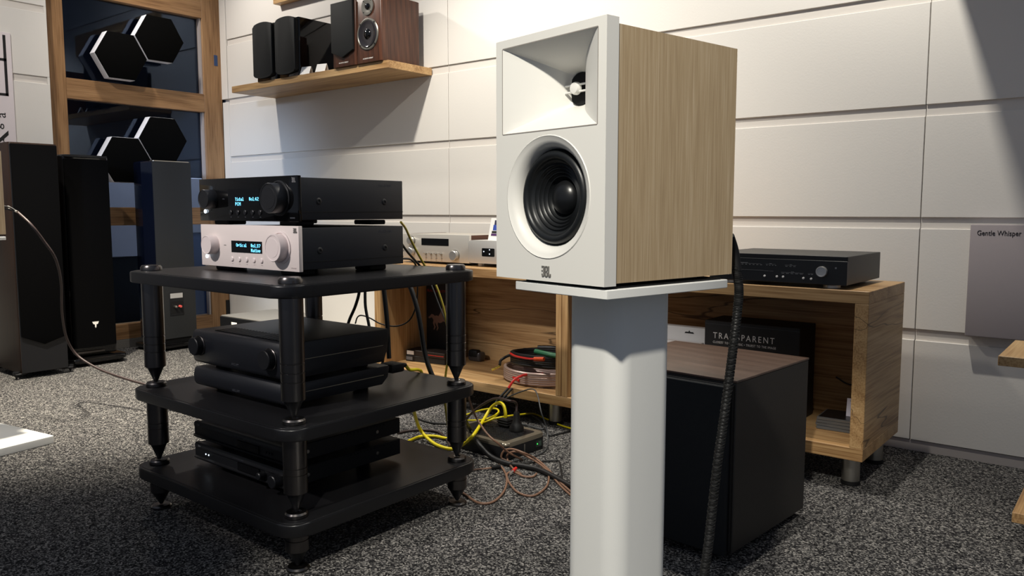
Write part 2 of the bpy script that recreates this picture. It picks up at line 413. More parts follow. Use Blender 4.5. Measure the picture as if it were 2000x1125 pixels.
# oak framed glass partition between the left panels and the back wall
WX = -5.0
win = bpy.data.objects.new('window_1', None); COL.objects.link(win); struct(win); win.location = (WX, 2.5, 0)
def wpart(name, y0, y1, z0, z1, m, dx0=-.07, dx1=0.0, bev=.002):
    return G().box(dx0, dx1, y0 - 2.5, y1 - 2.5, z0, z1, bev).out(name, m, win)
wpart('sill', 1.95, 3.10, 0, .055, mat('grey_sill', rgb(110, 106, 100), .9, bump=.5, bscale=150))
wpart('post', 1.95, 2.084, .055, 2.78, door_oak['z']); wpart('post', 2.955, 3.088, .055, 2.78, door_oak['z'])
for z0, z1 in ((.055, .150), (.767, .879), (1.513, 1.632), (2.125, 2.27)):
    wpart('rail', 2.084, 2.955, z0, z1, door_oak['y'])
for z0, z1 in ((.15, .767), (.879, 1.513), (1.632, 2.125), (2.27, 2.78)):
    wpart('pane', 2.084, 2.955, z0, z1, GLASS, -.045, -.041, 0)
for z0, z1 in ((.15, .767), (.879, 1.513), (1.632, 2.125)):
    wpart('glazing_bead', 2.943, 2.955, z0, z1, mat('bead_grey', rgb(168, 160, 158), .5), -.041, -.012, 0)
lab(wpart('latch_plate', 3.035, 3.06, 1.83, 1.90, FAR_BLUE, 0, .002, 0), 'small blue latch plate')
lab(wpart('hinge', 3.06, 3.086, .12, .24, BLACK_SATIN, 0, .006, 0), 'black hinge')
# the dim room behind the glass
g = G()
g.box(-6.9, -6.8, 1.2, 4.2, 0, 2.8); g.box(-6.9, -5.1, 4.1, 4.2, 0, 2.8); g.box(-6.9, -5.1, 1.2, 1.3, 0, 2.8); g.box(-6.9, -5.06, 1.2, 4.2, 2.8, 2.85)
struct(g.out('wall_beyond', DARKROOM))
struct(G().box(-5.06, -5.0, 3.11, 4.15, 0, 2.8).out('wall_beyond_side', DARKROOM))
PALE = mat('pale_grey_board', rgb(206, 204, 214), .5)
t = thing('board_behind_glass', 'pale and dark boards added behind the glass between the towers, standing in for a reflection', 'display board', (-5.40, 2.46, 0))  # added boards in place of the pale and black reflection in the pane
G().box(-.02, .02, -.22, .22, .55, 1.06, .003).out('board', PALE, t); G().box(-.018, .018, -.20, .20, .0, .55, .002).out('stand', BLACK_SATIN, t)
t = thing('board_behind_glass', 'pale board on a dark stand behind the glass near the right door post', 'display board', (-5.40, 3.22, 0))
G().box(-.02, .02, -.28, .28, .70, 1.09, .003).out('board', PALE, t); G().box(-.018, .018, -.26, .26, .0, .70, .002).out('stand', FAR_BLUE, t)
tag(G().box(-5.95, -5.91, 2.6, 3.9, 0.02, .62, .004).out('blue_reflection_board', FAR_BLUE), 'low blue panel added behind the glass, standing in for a blue reflection', 'screen')  # added panel in place of the blue reflection low in the pane

# ================================================================== hexagonal acoustic panels on the glass
def hexagon(y, z, label):
    t = thing('hexagon_absorber', label, 'sound absorber', (-4.998, y, z), 0, 'hexagonal acoustic panels on the glass')
    R = .1575
    pts = [(R * math.cos(PI / 3 * i), R * math.sin(PI / 3 * i)) for i in range(6)]
    G().prism(pts, 0, .062, SIDE(0, 0, 0), .003).out('rim', mat('white_foam_edge', rgb(226, 226, 232), .6), t)
    q = [(a * .985, b * .985) for a, b in pts]
    G().prism(q, .060, .074, SIDE(0, 0, 0), .002).out('face', mat('black_felt', rgb(7, 7, 7), .95, spec=.05), t)
hexagon(2.625, 1.928, 'topmost black hexagonal acoustic panel with white rim, near the oak door frame top')
hexagon(2.379, 1.788, 'left black hexagonal acoustic panel of the upper pair on glass')
hexagon(2.621, 1.307, 'right black hexagonal acoustic panel of the lower pair on glass')
hexagon(2.379, 1.167, 'lowest black hexagonal acoustic panel, partly hidden behind the tower speakers')

# ================================================================== wall poster at the far left
t = thing('wall_poster', 'white poster with black grid lines on the left panelled wall', 'poster', (LX + .001, 1.50, .96))
G().box(0, .012, -.30, .272, 0, .86, .001).out('board', mat('poster_paper', rgb(226, 216, 218), .6), t)
g = G()
for y0, y1, z0, z1 in ((.233, .247, .52, .845), (-.28, .247, .52, .534), (-.28, .247, .706, .72), (-.28, -.267, .52, .845), (-.05, -.037, .52, .845)):
    g.box(.012, .0126, y0, y1, z0, z1)
g.out('grid_lines', PRINT_BLACK, t)
G().prism([(.10, .20), (.115, .195), (.235, .31), (.235, .335)], .012, .0124, SIDE(0, 0, 0)).out('stroke', PRINT_BLACK, t)
for ch, y, z in (('a', .226, .40), ('g', .20, .34), ('r', .236, .26)):
    text('lettering', ch, .07, Matrix.Translation((.0125, y, z)) @ Matrix.Rotation(PI / 2, 4, 'Z') @ Matrix.Rotation(PI / 2, 4, 'X') @ Matrix.Rotation(PI / 2, 4, 'Z'), PRINT_BLACK, t)

# ================================================================== long oak low board along the back wall
BX0, BX1, BY0, BY1 = -2.83, -.645, 2.50, 2.93
bench = thing('low_board', 'long low oak sideboard with open bays on steel legs', 'sideboard', ((BX0 + BX1) / 2, BY0, 0))
bx = (BX0 + BX1) / 2
def bpart(name, x0, x1, y0, y1, z0, z1, m, bev=.0015):
    return G().box(x0 - bx, x1 - bx, y0 - BY0, y1 - BY0, z0, z1, bev).out(name, m, bench)
bpart('top_board', BX0, BX1, BY0, BY1, .582, .620, oak['x'])
bpart('bottom_board', BX0, BX1, BY0, BY1, .100, .140, oak['x'])
for x0, x1 in ((BX0, BX0 + .040), (-1.786, -1.758), (-1.757, -1.730), (BX1 - .040, BX1)):
    bpart('upright', x0, x1, BY0, BY1, .140, .582, knotty['y'] if x1 == BX1 else oak['z'])
bpart('back_panel', BX0 + .04, -1.786, BY1 - .018, BY1 - .002, .140, .582, knotty['x'])
bpart('back_panel', -1.730, BX1 - .04, BY1 - .018, BY1 - .002, .140, .582, knotty['x'])
for x in (BX0 + .06, -1.845, BX1 - .055):
    for y in (.085, .36):
        leg = G().lathe([(.024, .012), (.027, .014), (.027, .1)], 20, UPW(x - bx, y, 0)).out('leg', STEEL, bench)
        G().lathe([(.024, 0), (.029, .002), (.029, .012), (.024, .014)], 20, UPW(x - bx, y, 0)).out('glide', BLACK_RUBBER, leg)
G().tube([(-.85 - bx, .405, .27), (-.8 - bx, .40, .25), (-.74 - bx, .40, .262), (-.69 - bx, .405, .25)], .0025, 6).out('cable_lead', BLACK_CABLE, bench)

# ================================================================== hi-fi rack
RX0, RX1, RY0, RY1 = -2.262, -1.505, 1.066, 1.735
rcx, rcy = (RX0 + RX1) / 2, (RY0 + RY1) / 2
rack = thing('hifi_rack', 'black three-tier hi-fi rack with gunmetal pillars and spikes', 'rack', (rcx, rcy, 0))
hw, hd = (RX1 - RX0) / 2, (RY1 - RY0) / 2
for z0, z1 in ((.098, .130), (.327, .357), (.660, .690)):
    sh = G().prism(rrect(-hw, hw, -hd, hd, .055, 8), z0, z1, None, .004, 3).out('shelf', SHELF_BLACK, rack)
    G().prism(rrect(-hw + .007, hw - .007, -hd + .007, hd - .007, .05, 8), z1 - .0005, z1 + .0012, None, .0008, 1).out('top_sheet', SHELF_BLACK, sh)
PILL = [(-1.56, 1.122), (-1.553, 1.68), (-2.208, 1.122), (-2.208, 1.68)]
def grooved(z0, z1, grooves, r):
    p = [(r, z1)]
    for gz in sorted(grooves, reverse=True):
        p += [(r, gz + .0016), (r - .0016, gz + .0008), (r - .0016, gz - .0008), (r, gz - .0016)]
    return p + [(r, z0)]
for x, y in PILL:
    M = UPW(x - rcx, y - rcy, 0)
    r = .0285
    for top, cone, tip, disc in ((.660, .416, .370, .357), (.327, .192, .143, .130)):
        gr = [cone + .088, cone + .066, cone + .044] if top > .5 else [cone + .062, cone + .046]
        p = G().lathe(grooved(cone, top, gr, r), 28, M).out('pillar', GUNMETAL, rack)
        G().lathe([(r * .9, cone), (r * .74, cone - .006), (r * .14, tip), (0, tip)], 24, M).out('spike', BLACK_SATIN, p)
        G().lathe([(.026, disc + .001), (.0275, disc + .003), (.0275, disc + .010), (.024, disc + .014), (.012, disc + .014), (.008, disc + .011), (0, disc + .011)], 28, M).out('spike_disc', GUNMETAL, p)
    p = G().lathe(grooved(.050, .098, [.078], r), 28, M).out('pillar', GUNMETAL, rack)
    G().lathe([(r * .95, .050), (r * .8, .044), (r * .14, .010), (0, .010)], 24, M).out('spike', BLACK_SATIN, p)
    G().lathe([(.026, 0), (.028, .002), (.028, .005), (.024, .009), (.01, .009), (0, .007)], 28, M).out('spike_disc', GUNMETAL, p)
    G().lathe([(.027, .690), (.0285, .692), (.0285, .700), (.0245, .706), (.010, .707), (0, .707)], 28, M).out('cap', GUNMETAL, rack)

# ================================================================== the two amplifiers on the rack's top shelf
def amp(z, dark, label, lines, feet_z):
    t = thing('amplifier', label, 'amplifier', (-1.9075, 1.236, z))
    pan = BLACK_GLOSS if dark else WHITE_AMP
    kn = mat('black_knob', rgb(24, 25, 28), .38) if dark else mat('pale_knob', rgb(220, 208, 206), .35)
    W = .2285; body = mat('navy_black_case', rgb(12, 16, 25), .5, bump=.08, bscale=800)
    for sx in (-1, 1):
        for y in (.05, .30):
            G().box(sx * .155 - .035, sx * .155 + .035, y - .03, y + .03, 0, feet_z + .002, .003).out('foot', BLACK_RUBBER, t)
    b = G().box(-W + .004, W - .002, .012, .362, feet_z + .004, feet_z + .112, .002, 2).out('case', body, t)
    G().box(W - .0025, W - .0012, .013, .362, feet_z + .024, feet_z + .0255).out('seam', BLACK_RUBBER, b)
    for y in (.067, .292):
        G().lathe([(.009, 0), (.009, .0012), (.0065, .0028), (.004, .0028), (.0035, .0014), (0, .0014)], 18, SIDE(W - .003, y, feet_z + .052)).out('screw', BLACK_POWDER, b)
    z0 = feet_z
    G().box(-W, W, 0, .012, z0, z0 + .1165, .0014, 2).out('front_panel', pan, t)
    zc = z0 + .060
    # selector knob, volume knob
    L1, L2, r2 = (.030, .034, .0385) if dark else (.026, .026, .0355)
    G().lathe([(.0265, 0), (.0265, L1 - .002), (.0252, L1), (.0235, L1 - .0002), (.023, L1 - .0008), (0, L1 - .0008)], 36, FRONT(-.160, 0, zc)).out('selector_knob', kn, t)
    G().lathe([(r2 + .007, 0), (r2 + .007, .003), (r2 + .003, .004), (r2 + .002, .002)], 40, FRONT(.153, 0, zc), True).out('knob_ring', kn, t)
    G().lathe([(r2, .002), (r2, L2 - .002), (r2 - .0013, L2), (r2 - .004, L2 - .0003), (r2 - .0045, L2 - .0012), (r2 - .011, L2 - .0012), (r2 - .0115, L2 - .0006), (0, L2 - .0006)], 40, FRONT(.153, 0, zc)).out('volume_knob', kn, t)
    for i in range(5):
        G().lathe([(.0068, 0), (.0068, .002), (.0055, .0032), (0, .0034)], 16, FRONT(-.071 + i * .0345, 0, z0 + .023)).out('button', kn, t)
    d0, d1 = (-.0735, .0705) if not dark else (-.082, .066)
    disp = G().box(d0, d1, -.0006, .001, z0 + .0415, z0 + (.0865 if dark else .0735)).out('display', mat('display_black', rgb(5, 6, 9), .12), t)
    for s, col, row, wd in lines:
        rows = dots(s)
        pixel_text('display_text', rows, .00132, FRONT(d0 + col * .001, -.0006, z0 + (.0635 if dark else .0665) - row * .0128) @ Matrix.Diagonal((wd / .00132, 1, 1, 1)), CYAN, disp)
    G().lathe([(.0055, 0), (.0055, .002), (.004, .003), (0, .003)], 16, FRONT(-.199, 0, z0 + .026)).out('led', LED, t)
    jbl(t, FRONT(.2075, -.0001, z0 + .0985), .0125, PRINT_GREY if dark else LOGO_GREY)
    G().box(-.110, -.100, -.0006, 0, zc - .001, zc + .001).out('print', PRINT_DIM if dark else LOGO_GREY, t)
    text('print', 'MA510' if dark else 'MA310', .0105, SIDE(W - .0021, .270, feet_z + .094), PRINT_DIM, t, 1.5)
    g = G()
    for i in range(5): g.box(-.074 + i * .0345, -.067 + i * .0345, -.0005, 0, z0 + .010, z0 + .0115)
    g.box(.196, .216, -.0005, 0, z0 + .008, z0 + .011)
    g.out('printed_legend', PRINT_DIM if dark else mat('legend_pale', rgb(176, 164, 162), .5), t)
    # rear sockets
    for i in range(4):
        G().lathe([(.006, 0), (.006, .018), (.004, .018), (0, .018)], 12, BACK(.19 - i * .03, .362, feet_z + .02)).out('binding_post', RED_PLASTIC if i % 2 == 0 else BLACK_RUBBER, t)
    return t
amp(.6916, False, 'pale champagne-fronted amplifier with blue display, standing on the rack', [('Optical', 24, 0, .00158), ('Vol.37', 94, 0, .0018), ('Native', 94, 1, .00165)], .0125)
amp(.8204, True, 'black-fronted amplifier with blue display on top of the pale one', [('Tidal', 35, 0, .0019), ('Vol.42', 101, 0, .0018), ('PCM', 35, 1, .0017)], .011)

# ================================================================== dark integrated amplifier and slim unit, middle shelf
def rounded_unit(name, label, cat, z, feet, h, knobs, vents):
    t = thing(name, label, cat, (-1.881, 1.172, z))
    W = .209; body = mat('charcoal_case', rgb(17, 19, 25), .42, bump=.05, bscale=700)
    for sx in (-1, 1):
        for y in (.06, .30): G().cyl(.022, 0, feet + .003, UPW(sx * .15, y, 0), 20).out('foot', BLACK_RUBBER, t)
    M = Matrix.Translation((0, 0, feet)) @ Matrix.Rotation(PI / 2, 4, 'Z') @ Matrix.Rotation(PI / 2, 4, 'X')
    # side profile: the underside slopes up towards the back
    c = min(.03, h * .35)
    prof = [(.004, .004), (.010, 0), (.33, 0), (.352, c), (.358, h - .004), (.354, h), (.008, h), (.002, h - .006), (0, h - .02), (0, .012)]
    G().prism(prof, -W, W, M, .003, 2).out('case', body, t)
    G().box(W, W + .0008, .03, .335, feet + h * .50, feet + h * .50 + .0016).out('side_trim', mat('trim_pale_gold', rgb(178, 168, 146), .35, .6), t)
    if knobs:
        for x in (-.172, .160):
            k = G().lathe([(.0285, 0), (.0285, .003), (.0272, .004)], 36, FRONT(x, .0005, feet + h * .55)).out('knob_ring', GUNMETAL, t)
            G().lathe([(.025, .001), (.025, .020), (.0235, .022), (0, .022)], 36, FRONT(x, .0005, feet + h * .55)).out('knob', BLACK_SATIN, t)
    if vents:
        for i in range(13):
            G().box(-.140 + i * .0145, -.1315 + i * .0145, .028, .092, feet + h - .0005, feet + h + .0022, .0008).out('vent_slat', BLACK_SATIN, t)
        for i in range(8):
            G().box(.045 + i * .0145, .0535 + i * .0145, .028, .092, feet + h - .0005, feet + h + .0022, .0008).out('vent_slat', BLACK_SATIN, t)
    text('print', 'ARCAM', .009, FRONT(0, -.0002, feet + h * .16), PRINT_DIM, t, 1.0, align='CENTER', space=1.2)
    return t
rounded_unit('slim_amplifier', 'slim charcoal hi-fi unit with thin pale side line, on the middle rack shelf', 'hi-fi unit', .3587, .012, .052, False, False)
rounded_unit('integrated_amplifier', 'charcoal amplifier with two round knobs, resting on the slim unit', 'amplifier', .4232, .012, .092, True, True)
# plug at the back of the slim unit
t = thing('power_plug', 'black power plug in the slim unit on the middle shelf', 'plug', (-1.705, 1.545, .405))
G().box(-.028, .028, 0, .05, -.012, .014, .006, 2).out('body', BLACK_RUBBER, t)
G().lathe([(.008, 0), (.0075, .02), (.005, .03)], 14, BACK(0, .05, 0)).out('strain_relief', BLACK_RUBBER, t)

# ================================================================== two slim black units on the bottom shelf
def slim(z, tall, label, knobs):
    t = thing('hifi_component', label, 'hi-fi unit', (-1.905, 1.185, z))
    W = .219
    for sx in (-1, 1):
        for y in (.07, .31): G().cyl(.02, 0, .018, UPW(sx * .15, y, 0), 18).out('foot', BLACK_RUBBER, t)
    G().box(-W + .004, W - .004, .014, .40, .016, .016 + tall, .002).out('case', BLACK_POWDER, t)
    h = tall + .004
    prof = [(.004, 0), (.014, 0), (.014, h), (.004, h), (0, h - .006), (0, h * .72), (.003, h * .68), (.003, h * .22), (-.003, h * .17), (-.003, .006)]
    G().prism(prof, -W, W, Matrix.Translation((0, 0, .014)) @ Matrix.Rotation(PI / 2, 4, 'Z') @ Matrix.Rotation(PI / 2, 4, 'X'), .001, 1).out('front_panel', BLACK_SATIN, t)
    G().box(.0, .10, -.0012, .004, .014 + h * .25, .014 + h * .66).out('display_window', BLACK_GLOSS, t)
    text('print', 'PARASOUND', .0055, FRONT(-.02, -.0002, .014 + h * .79), PRINT_DIM, t, 1.1, space=1.5)
    text('print', 'Zpre' if knobs else 'Zcd', .0065, FRONT(-.20, -.0002, .014 + h * .80), PRINT_GREY, t)
    if knobs:
        for x in (-.165, -.15): G().lathe([(.0022, 0), (.0022, .001), (0, .0014)], 10, FRONT(x, .003, .014 + h * .45)).out('led', LED, t)
        for x, r, l in ((.120, .010, .022), (.185, .017, .026)): G().lathe([(r, 0), (r, l - .002), (r - .002, l), (0, l)], 24, FRONT(x, .003, .014 + h * .45)).out('knob', BLACK_SATIN, t)
    else:
        for x in (.13, .142, .154): G().lathe([(.0035, 0), (.0035, .003), (0, .0035)], 12, FRONT(x, .003, .014 + h * .45)).out('button', BLACK_SATIN, t)
    for y in (.07, .31): G().lathe([(.005, 0), (.005, .002), (0, .003)], 10, SIDE(W - .004, y, .016 + tall * .5)).out('screw', STEEL, t)
    for i in range(12): G().box(W - .0042, W - .0034, .20 + i * .012, .206 + i * .012, .016 + tall - .008, .016 + tall - .003).out('vent_slot', BLACK_RUBBER, t)
    return t
slim(.1317, .046, 'slim black preamplifier with knobs and tiny lights, on the bottom rack shelf', True)
slim(.1317 + .0632, .044, 'slim black component stacked on top of the one with knobs', False)

# ================================================================== white and oak loudspeaker on its white stand
TH = math.radians(-11.7)
def main_speaker(loc, rz, label, group):
    t = thing('bookshelf_speaker', label, 'speaker', loc, rz, group)
    W, H, T = .105, .323, .021
    # baffle with an oblong horn mouth and a round woofer opening
    bm_ = G(); bm = bm_.bm
    hx, hz0, hz1 = .0905, .197, .3115
    wc, wr, n = (0, .110), .081, 48
    zs = .1938
    def v(x, z, y=0): return bm.verts.new((x, y, z))
    o = [v(-W, zs), v(W, zs), v(W, H), v(-W, H)]; i_ = [v(-hx, hz0), v(hx, hz0), v(hx, hz1), v(-hx, hz1)]
    for k in range(4): bm.faces.new((o[k], o[(k + 1) % 4], i_[(k + 1) % 4], i_[k]))
    circ = [v(wc[0] + wr * math.cos(2 * PI * k / n), wc[1] + wr * math.sin(2 * PI * k / n)) for k in range(n)]
    def edge_pt(a):
        c, s_ = math.cos(a), math.sin(a)
        tx = (W - wc[0]) / abs(c) if abs(c) > 1e-9 else 9
        tz = ((zs - wc[1]) if s_ > 0 else wc[1]) / abs(s_) if abs(s_) > 1e-9 else 9
        k = min(tx, tz); return (wc[0] + c * k, wc[1] + s_ * k)
    rim = [v(*edge_pt(2 * PI * k / n)) for k in range(n)]
    for k in range(n): bm.faces.new((circ[k], circ[(k + 1) % n], rim[(k + 1) % n], rim[k]))
    for cx_, cz_ in ((W, zs), (W, 0), (-W, 0), (-W, zs)):       # corner triangles
        a = math.atan2(cz_ - wc[1], cx_ - wc[0]) % (2 * PI); k = int(a / (2 * PI / n)) % n
        bm.faces.new((rim[k], v(cx_, cz_), rim[(k + 1) % n]))
    # edges and back of the baffle
    for (xa, za), (xb, zb) in (((-W, 0), (W, 0)), ((W, 0), (W, H)), ((W, H), (-W, H)), ((-W, H), (-W, 0))):
        bm_.quad((xa, 0, za), (xb, 0, zb), (xb, T, zb), (xa, T, za))
    bmesh.ops.remove_doubles(bm, verts=bm.verts, dist=1e-5)
    baffle = bm_.out('baffle', WHITE_SATIN, t, 30)
    g = G(); X, Z0, Z1, B = W - .0015, .003, H - .007, .262
    g.quad((-X, T, Z0), (-X, B, Z0), (-X, B, Z1), (-X, T, Z1)).quad((X, T, Z0), (X, B, Z0), (X, B, Z1), (X, T, Z1))
    g.quad((-X, T, Z0), (X, T, Z0), (X, B, Z0), (-X, B, Z0)).quad((-X, T, Z1), (X, T, Z1), (X, B, Z1), (-X, B, Z1)).quad((-X, B, Z0), (X, B, Z0), (X, B, Z1), (-X, B, Z1))
    bmesh.ops.remove_doubles(g.bm, verts=g.bm.verts, dist=1e-5)
    g.out('cabinet', latte, t)
    # horn: four curved walls running down to the throat
    g = G(); bm = g.bm; N, K = 20, 14
    rings = []
    tr, dep = .020, .062
    cz = (hz0 + hz1) / 2; hh = (hz1 - hz0) / 2
    for k in range(K + 1):
        s_ = k / K
        y = dep * s_
        fx = 1 - s_; ex = fx ** 2.1 if False else None
        wx = tr * .85 + (hx - tr * .85) * (1 - s_) ** 1.7
        wz = tr * 1.1 + (hh - tr * 1.1) * (1 - s_) ** 1.5
        ring = []
        p_exp = 2.4 + 60 * (1 - s_) ** .8                        # oblong at the mouth, round at the throat
        for q in range(4 * N):
            side, f = divmod(q, N); f = -1 + 2 * f / N
            c = [(f, -1), (1, f), (-f, 1), (-1, -f)][side]
            m_ = (abs(c[0]) ** p_exp + abs(c[1]) ** p_exp) ** (-1 / p_exp) if s_ > 0 else 1
            bow = 1
            ring.append(bm.verts.new((c[0] * m_ * wx * bow, y, cz + c[1] * m_ * wz * bow)))
        rings.append(ring)
    for A, B in zip(rings, rings[1:]):
        for q in range(4 * N): bm.faces.new((A[q], A[(q + 1) % (4 * N)], B[(q + 1) % (4 * N)], B[q]))
    horn = g.out('horn', WHITE_SATIN, t, 24)
    g = G()
    for x0, x1, z0, z1 in ((-hx, hx, hz1 - .0002, hz1 + .001), (-hx, hx, hz0 - .001, hz0 + .0002), (-hx - .001, -hx, hz0, hz1), (hx, hx + .001, hz0, hz1)):
        g.box(x0, x1, -.0004, .0002, z0, z1)
    g.out('mouth_edge', mat('joint_grey', rgb(150, 144, 138), .6), horn)
    tw = G().lathe([(.0215, dep - .002), (.0215, dep + .012), (0, dep + .012)], 28, Matrix.Translation((0, 0, cz)) @ Matrix.Rotation(-PI / 2, 4, 'X')).out('tweeter', BLACK_RUBBER, t)
    dome = [(.0145 * math.cos(a), -(.0145 * math.sin(a)) * .75) for a in [PI / 2 * j / 7 for j in range(8)]]
    G().lathe([(r, dep + .011 + h) for r, h in dome], 24, Matrix.Translation((0, 0, cz)) @ Matrix.Rotation(-PI / 2, 4, 'X')).out('dome', mat('grey_dome', rgb(118, 118, 120), .2, .6), tw)
    br = G().lathe([(.0, dep - .016), (.007, dep - .015), (.0085, dep - .012), (.0085, dep - .008), (0, dep - .008)], 20, Matrix.Translation((0, 0, cz)) @ Matrix.Rotation(-PI / 2, 4, 'X'))
    for dz in (-.0045, .0045): br.box(-.020, .020, dep - .012, dep - .008, cz + dz - .0012, cz + dz + .0012, .0005)
    br.out('phase_bridge', mat('white_gloss', rgb(232, 231, 226), .25), tw)
    # woofer: white trim dish, rubber surround, ribbed cone, dust cap
    R0 = Matrix.Translation((wc[0], 0, wc[1])) @ Matrix.Rotation(-PI / 2, 4, 'X')       # height runs into the cabinet
    G().lathe([(.0812, .0022), (.0808, -.0002), (.0795, -.0008), (.0785, .0), (.074, .0012), (.069, .0045), (.0655, .010), (.0635, .0165), (.0635, .022)], 64, R0, False).out('woofer_trim', WHITE_SATIN, t, 60)
    prof = [(.0636, .0165), (.0625, .0150)]
    for j in range(9):
        a = PI * j / 8; prof.append((.0555 + .0062 * math.cos(a), .016 - .0075 * math.sin(a)))
    prof += [(.0475, .0175)]
    for j in range(1, 5):
        r = .0475 - j * .0048; prof += [(r + .0022, .0175 + j * .0034 - .0016), (r, .0175 + j * .0034 - .0030), (r - .0012, .0175 + j * .0034 + .0008)]
    prof += [(.0225, .036)]
    cn = G().lathe(prof, 64, R0, False).out('cone', CONE, t, 60)
    cap = [(.0232 * math.cos(a), .036 - .016 * math.sin(a)) for a in [PI / 2 * j / 8 for j in range(9)]]
    G().lathe([(.0235, .038)] + cap, 40, R0, False).out('dust_cap', mat('dust_cap_black', rgb(20, 21, 23), .32), cn, 60)
    jbl(baffle, FRONT(-.0085, -.0001, .0058), .0145, LOGO_GREY)
    # terminals on the back
    tp = G().box(-.045, .045, .262, .266, .06, .15, .002).out('terminal_plate', BLACK_SATIN, t)
    for x in (-.02, .02): G().lathe([(.007, 0), (.007, .022), (0, .022)], 14, BACK(x, .266, .10)).out('binding_post', RED_PLASTIC if x < 0 else BLACK_RUBBER, tp)
    return t
def stand(loc, rz, label, group):
    t = thing('speaker_stand', label, 'speaker stand', loc, rz, group)
    for x in (-.05, .085):
        for y in (.04, .22): G().cyl(.008, .763, .767, UPW(x, y, 0), 14).out('pad', BLACK_RUBBER, t)
    G().prism(rrect(-.068, .107, .003, .250, .003, 2), .751, .763, None, .001, 1).out('top_plate', WHITE_STAND, t)
    G().prism(rrect(-.054, .100, .010, .243, .003, 2), .763, .7655).out('shim_sheet', BLACK_RUBBER, t)
    G().prism(rrect(-.036, .068, .065, .185, .029, 10), .028, .752).out('column', WHITE_STAND, t, 60)
    G().prism(rrect(-.26, .29, -.03, .28, .006, 3), 0, .028, None, .002, 2).out('base_plate', WHITE_STAND, t)
    return t
P1 = (-.620, .846)
main_speaker((P1[0], P1[1], .767), TH, 'white-fronted oak bookshelf speaker with black woofer, on the stand in front', 'white-fronted oak speakers')
stand((P1[0], P1[1], 0), TH, 'white speaker stand with rounded column under the front speaker', 'white speaker stands')
TH2 = math.radians(9); c2, s2 = math.cos(TH2), math.sin(TH2)
P2 = (-3.14 - (.29 * c2 - .28 * s2), 1.20 - (.29 * s2 + .28 * c2))
TH3 = math.radians(24); CX2, CY2 = P2[0] - .13 * s2, P2[1] + .13 * c2
P3 = (CX2 - .035 + .13 * math.sin(TH3), CY2 - .13 * math.cos(TH3))
main_speaker((P3[0], P3[1], .767), TH3, 'second oak bookshelf speaker, only its rear edge showing at the far left', 'white-fronted oak speakers')
stand((P2[0], P2[1], 0), TH2, 'second white speaker stand, only its base showing on the carpet at left', 'white speaker stands')

# ================================================================== subwoofer
SR = math.radians(-4.5)
t = thing('subwoofer', 'large black subwoofer with brown top on the carpet behind the stand', 'subwoofer', (-.972, 1.795, 0), SR)
for x in (-.16, .16):
    for y in (.06, .38): G().cyl(.02, 0, .024, UPW(x, y, 0), 16).out('foot', BLACK_RUBBER, t)
G().box(-.213, .213, .028, .445, .022, .448, .002).out('cabinet', mat('sub_ash_black', rgb(38, 35, 33), .5, bump=.1, bscale=300), t)
G().box(-.214, .214, .027, .446, .4475, .4535, .001).out('top_panel', sub_top, t)
G().box(-.209, .209, .018, .030, .03, .442, .001).out('shadow_gap', BLACK_RUBBER, t)
G().box(-.213, .204, 0, .020, .022, .440, .003, 2).out('grille', mat('sub_grille', rgb(34, 36, 38), .8, bump=.2, bscale=900, spec=.2), t)

# ================================================================== tower speakers at the left
t = thing('tower_speaker', 'tower speaker with walnut side and black grille at the far left', 'speaker', (-4.45, 1.68, 0), PI / 2)
G().prism(rrect(-.113, .113, .006, .36, .012, 4), .03, 1.20, None, .003, 2).out('cabinet', dark_walnut, t)
G().box(-.111, .111, .004, .008, .032, 1.19).out('front_board', mat('tower_front', rgb(14, 15, 19), .4), t)
G().prism([(-.107, 1.192), (-.107, .222), (0, .172), (.107, .205), (.107, 1.192)], 0, .014, FRONT(0, .005, 0), .004, 2).out('grille', BLACK_CLOTH, t)
for x in (-.14, .14):
    for y in (.03, .32):
        f = G().box(min(x, x * .6), max(x, x * .6), y - .018, y + .018, .022, .032, .004).out('outrigger', BLACK_SATIN, t)
        G().lathe([(.016, .040), (.016, .028), (.010, .022), (.001, 0), (0, 0)], 16, UPW(x * .93, y, 0)).out('spike', BLACK_SATIN, f)

t = thing('tower_speaker', 'glossy black tower speaker with a small white emblem low on its grille', 'speaker', (-4.60, 1.998, 0), PI / 2)
G().prism(rrect(-.128, .128, .01, .275, .02, 5), .055, 1.155, None, .006, 2).out('cabinet', BLACK_GLOSS, t)
M = Matrix.Translation((0, 0, 0))
g = G()
arc = [(-.116 + .232 * i / 12, -.004 - .012 * math.sin(PI * i / 12)) for i in range(13)]
g.prism(arc + [(.116, .014), (-.116, .014)], .10, 1.140, None, .003, 1).out('grille', BLACK_CLOTH, t)
G().prism([(-.118 + .236 * i / 12, .008 - .016 * math.sin(PI * i / 12)) for i in range(13)] + [(.118, .25), (-.118, .25)], 1.150, 1.162, None, .004, 2).out('top_cap', BLACK_SATIN, t)
G().box(-.11, .05, -.004, .012, .068, .078, .001).out('plinth_strip', GUNMETAL, t)
g = G()
g.prism([(-.018, .262), (.018, .262), (.012, .248), (.004, .246), (.004, .234), (0, .226), (-.004, .234), (-.004, .246), (-.012, .248)], 0, .001, FRONT(0, -.0165, -.02))
lab(g.out('emblem', PRINT_WHITE, t), 'white emblem')
G().prism(rrect(-.16, .165, -.05, .29, .05, 8), .02, .045, None, .008, 3).out('base_plate', BLACK_GLOSS, t)
for x in (-.13, .13):
    for y in (-.01, .25): G().cyl(.018, 0, .022, UPW(x, y, 0), 14).out('foot', BLACK_RUBBER, t)

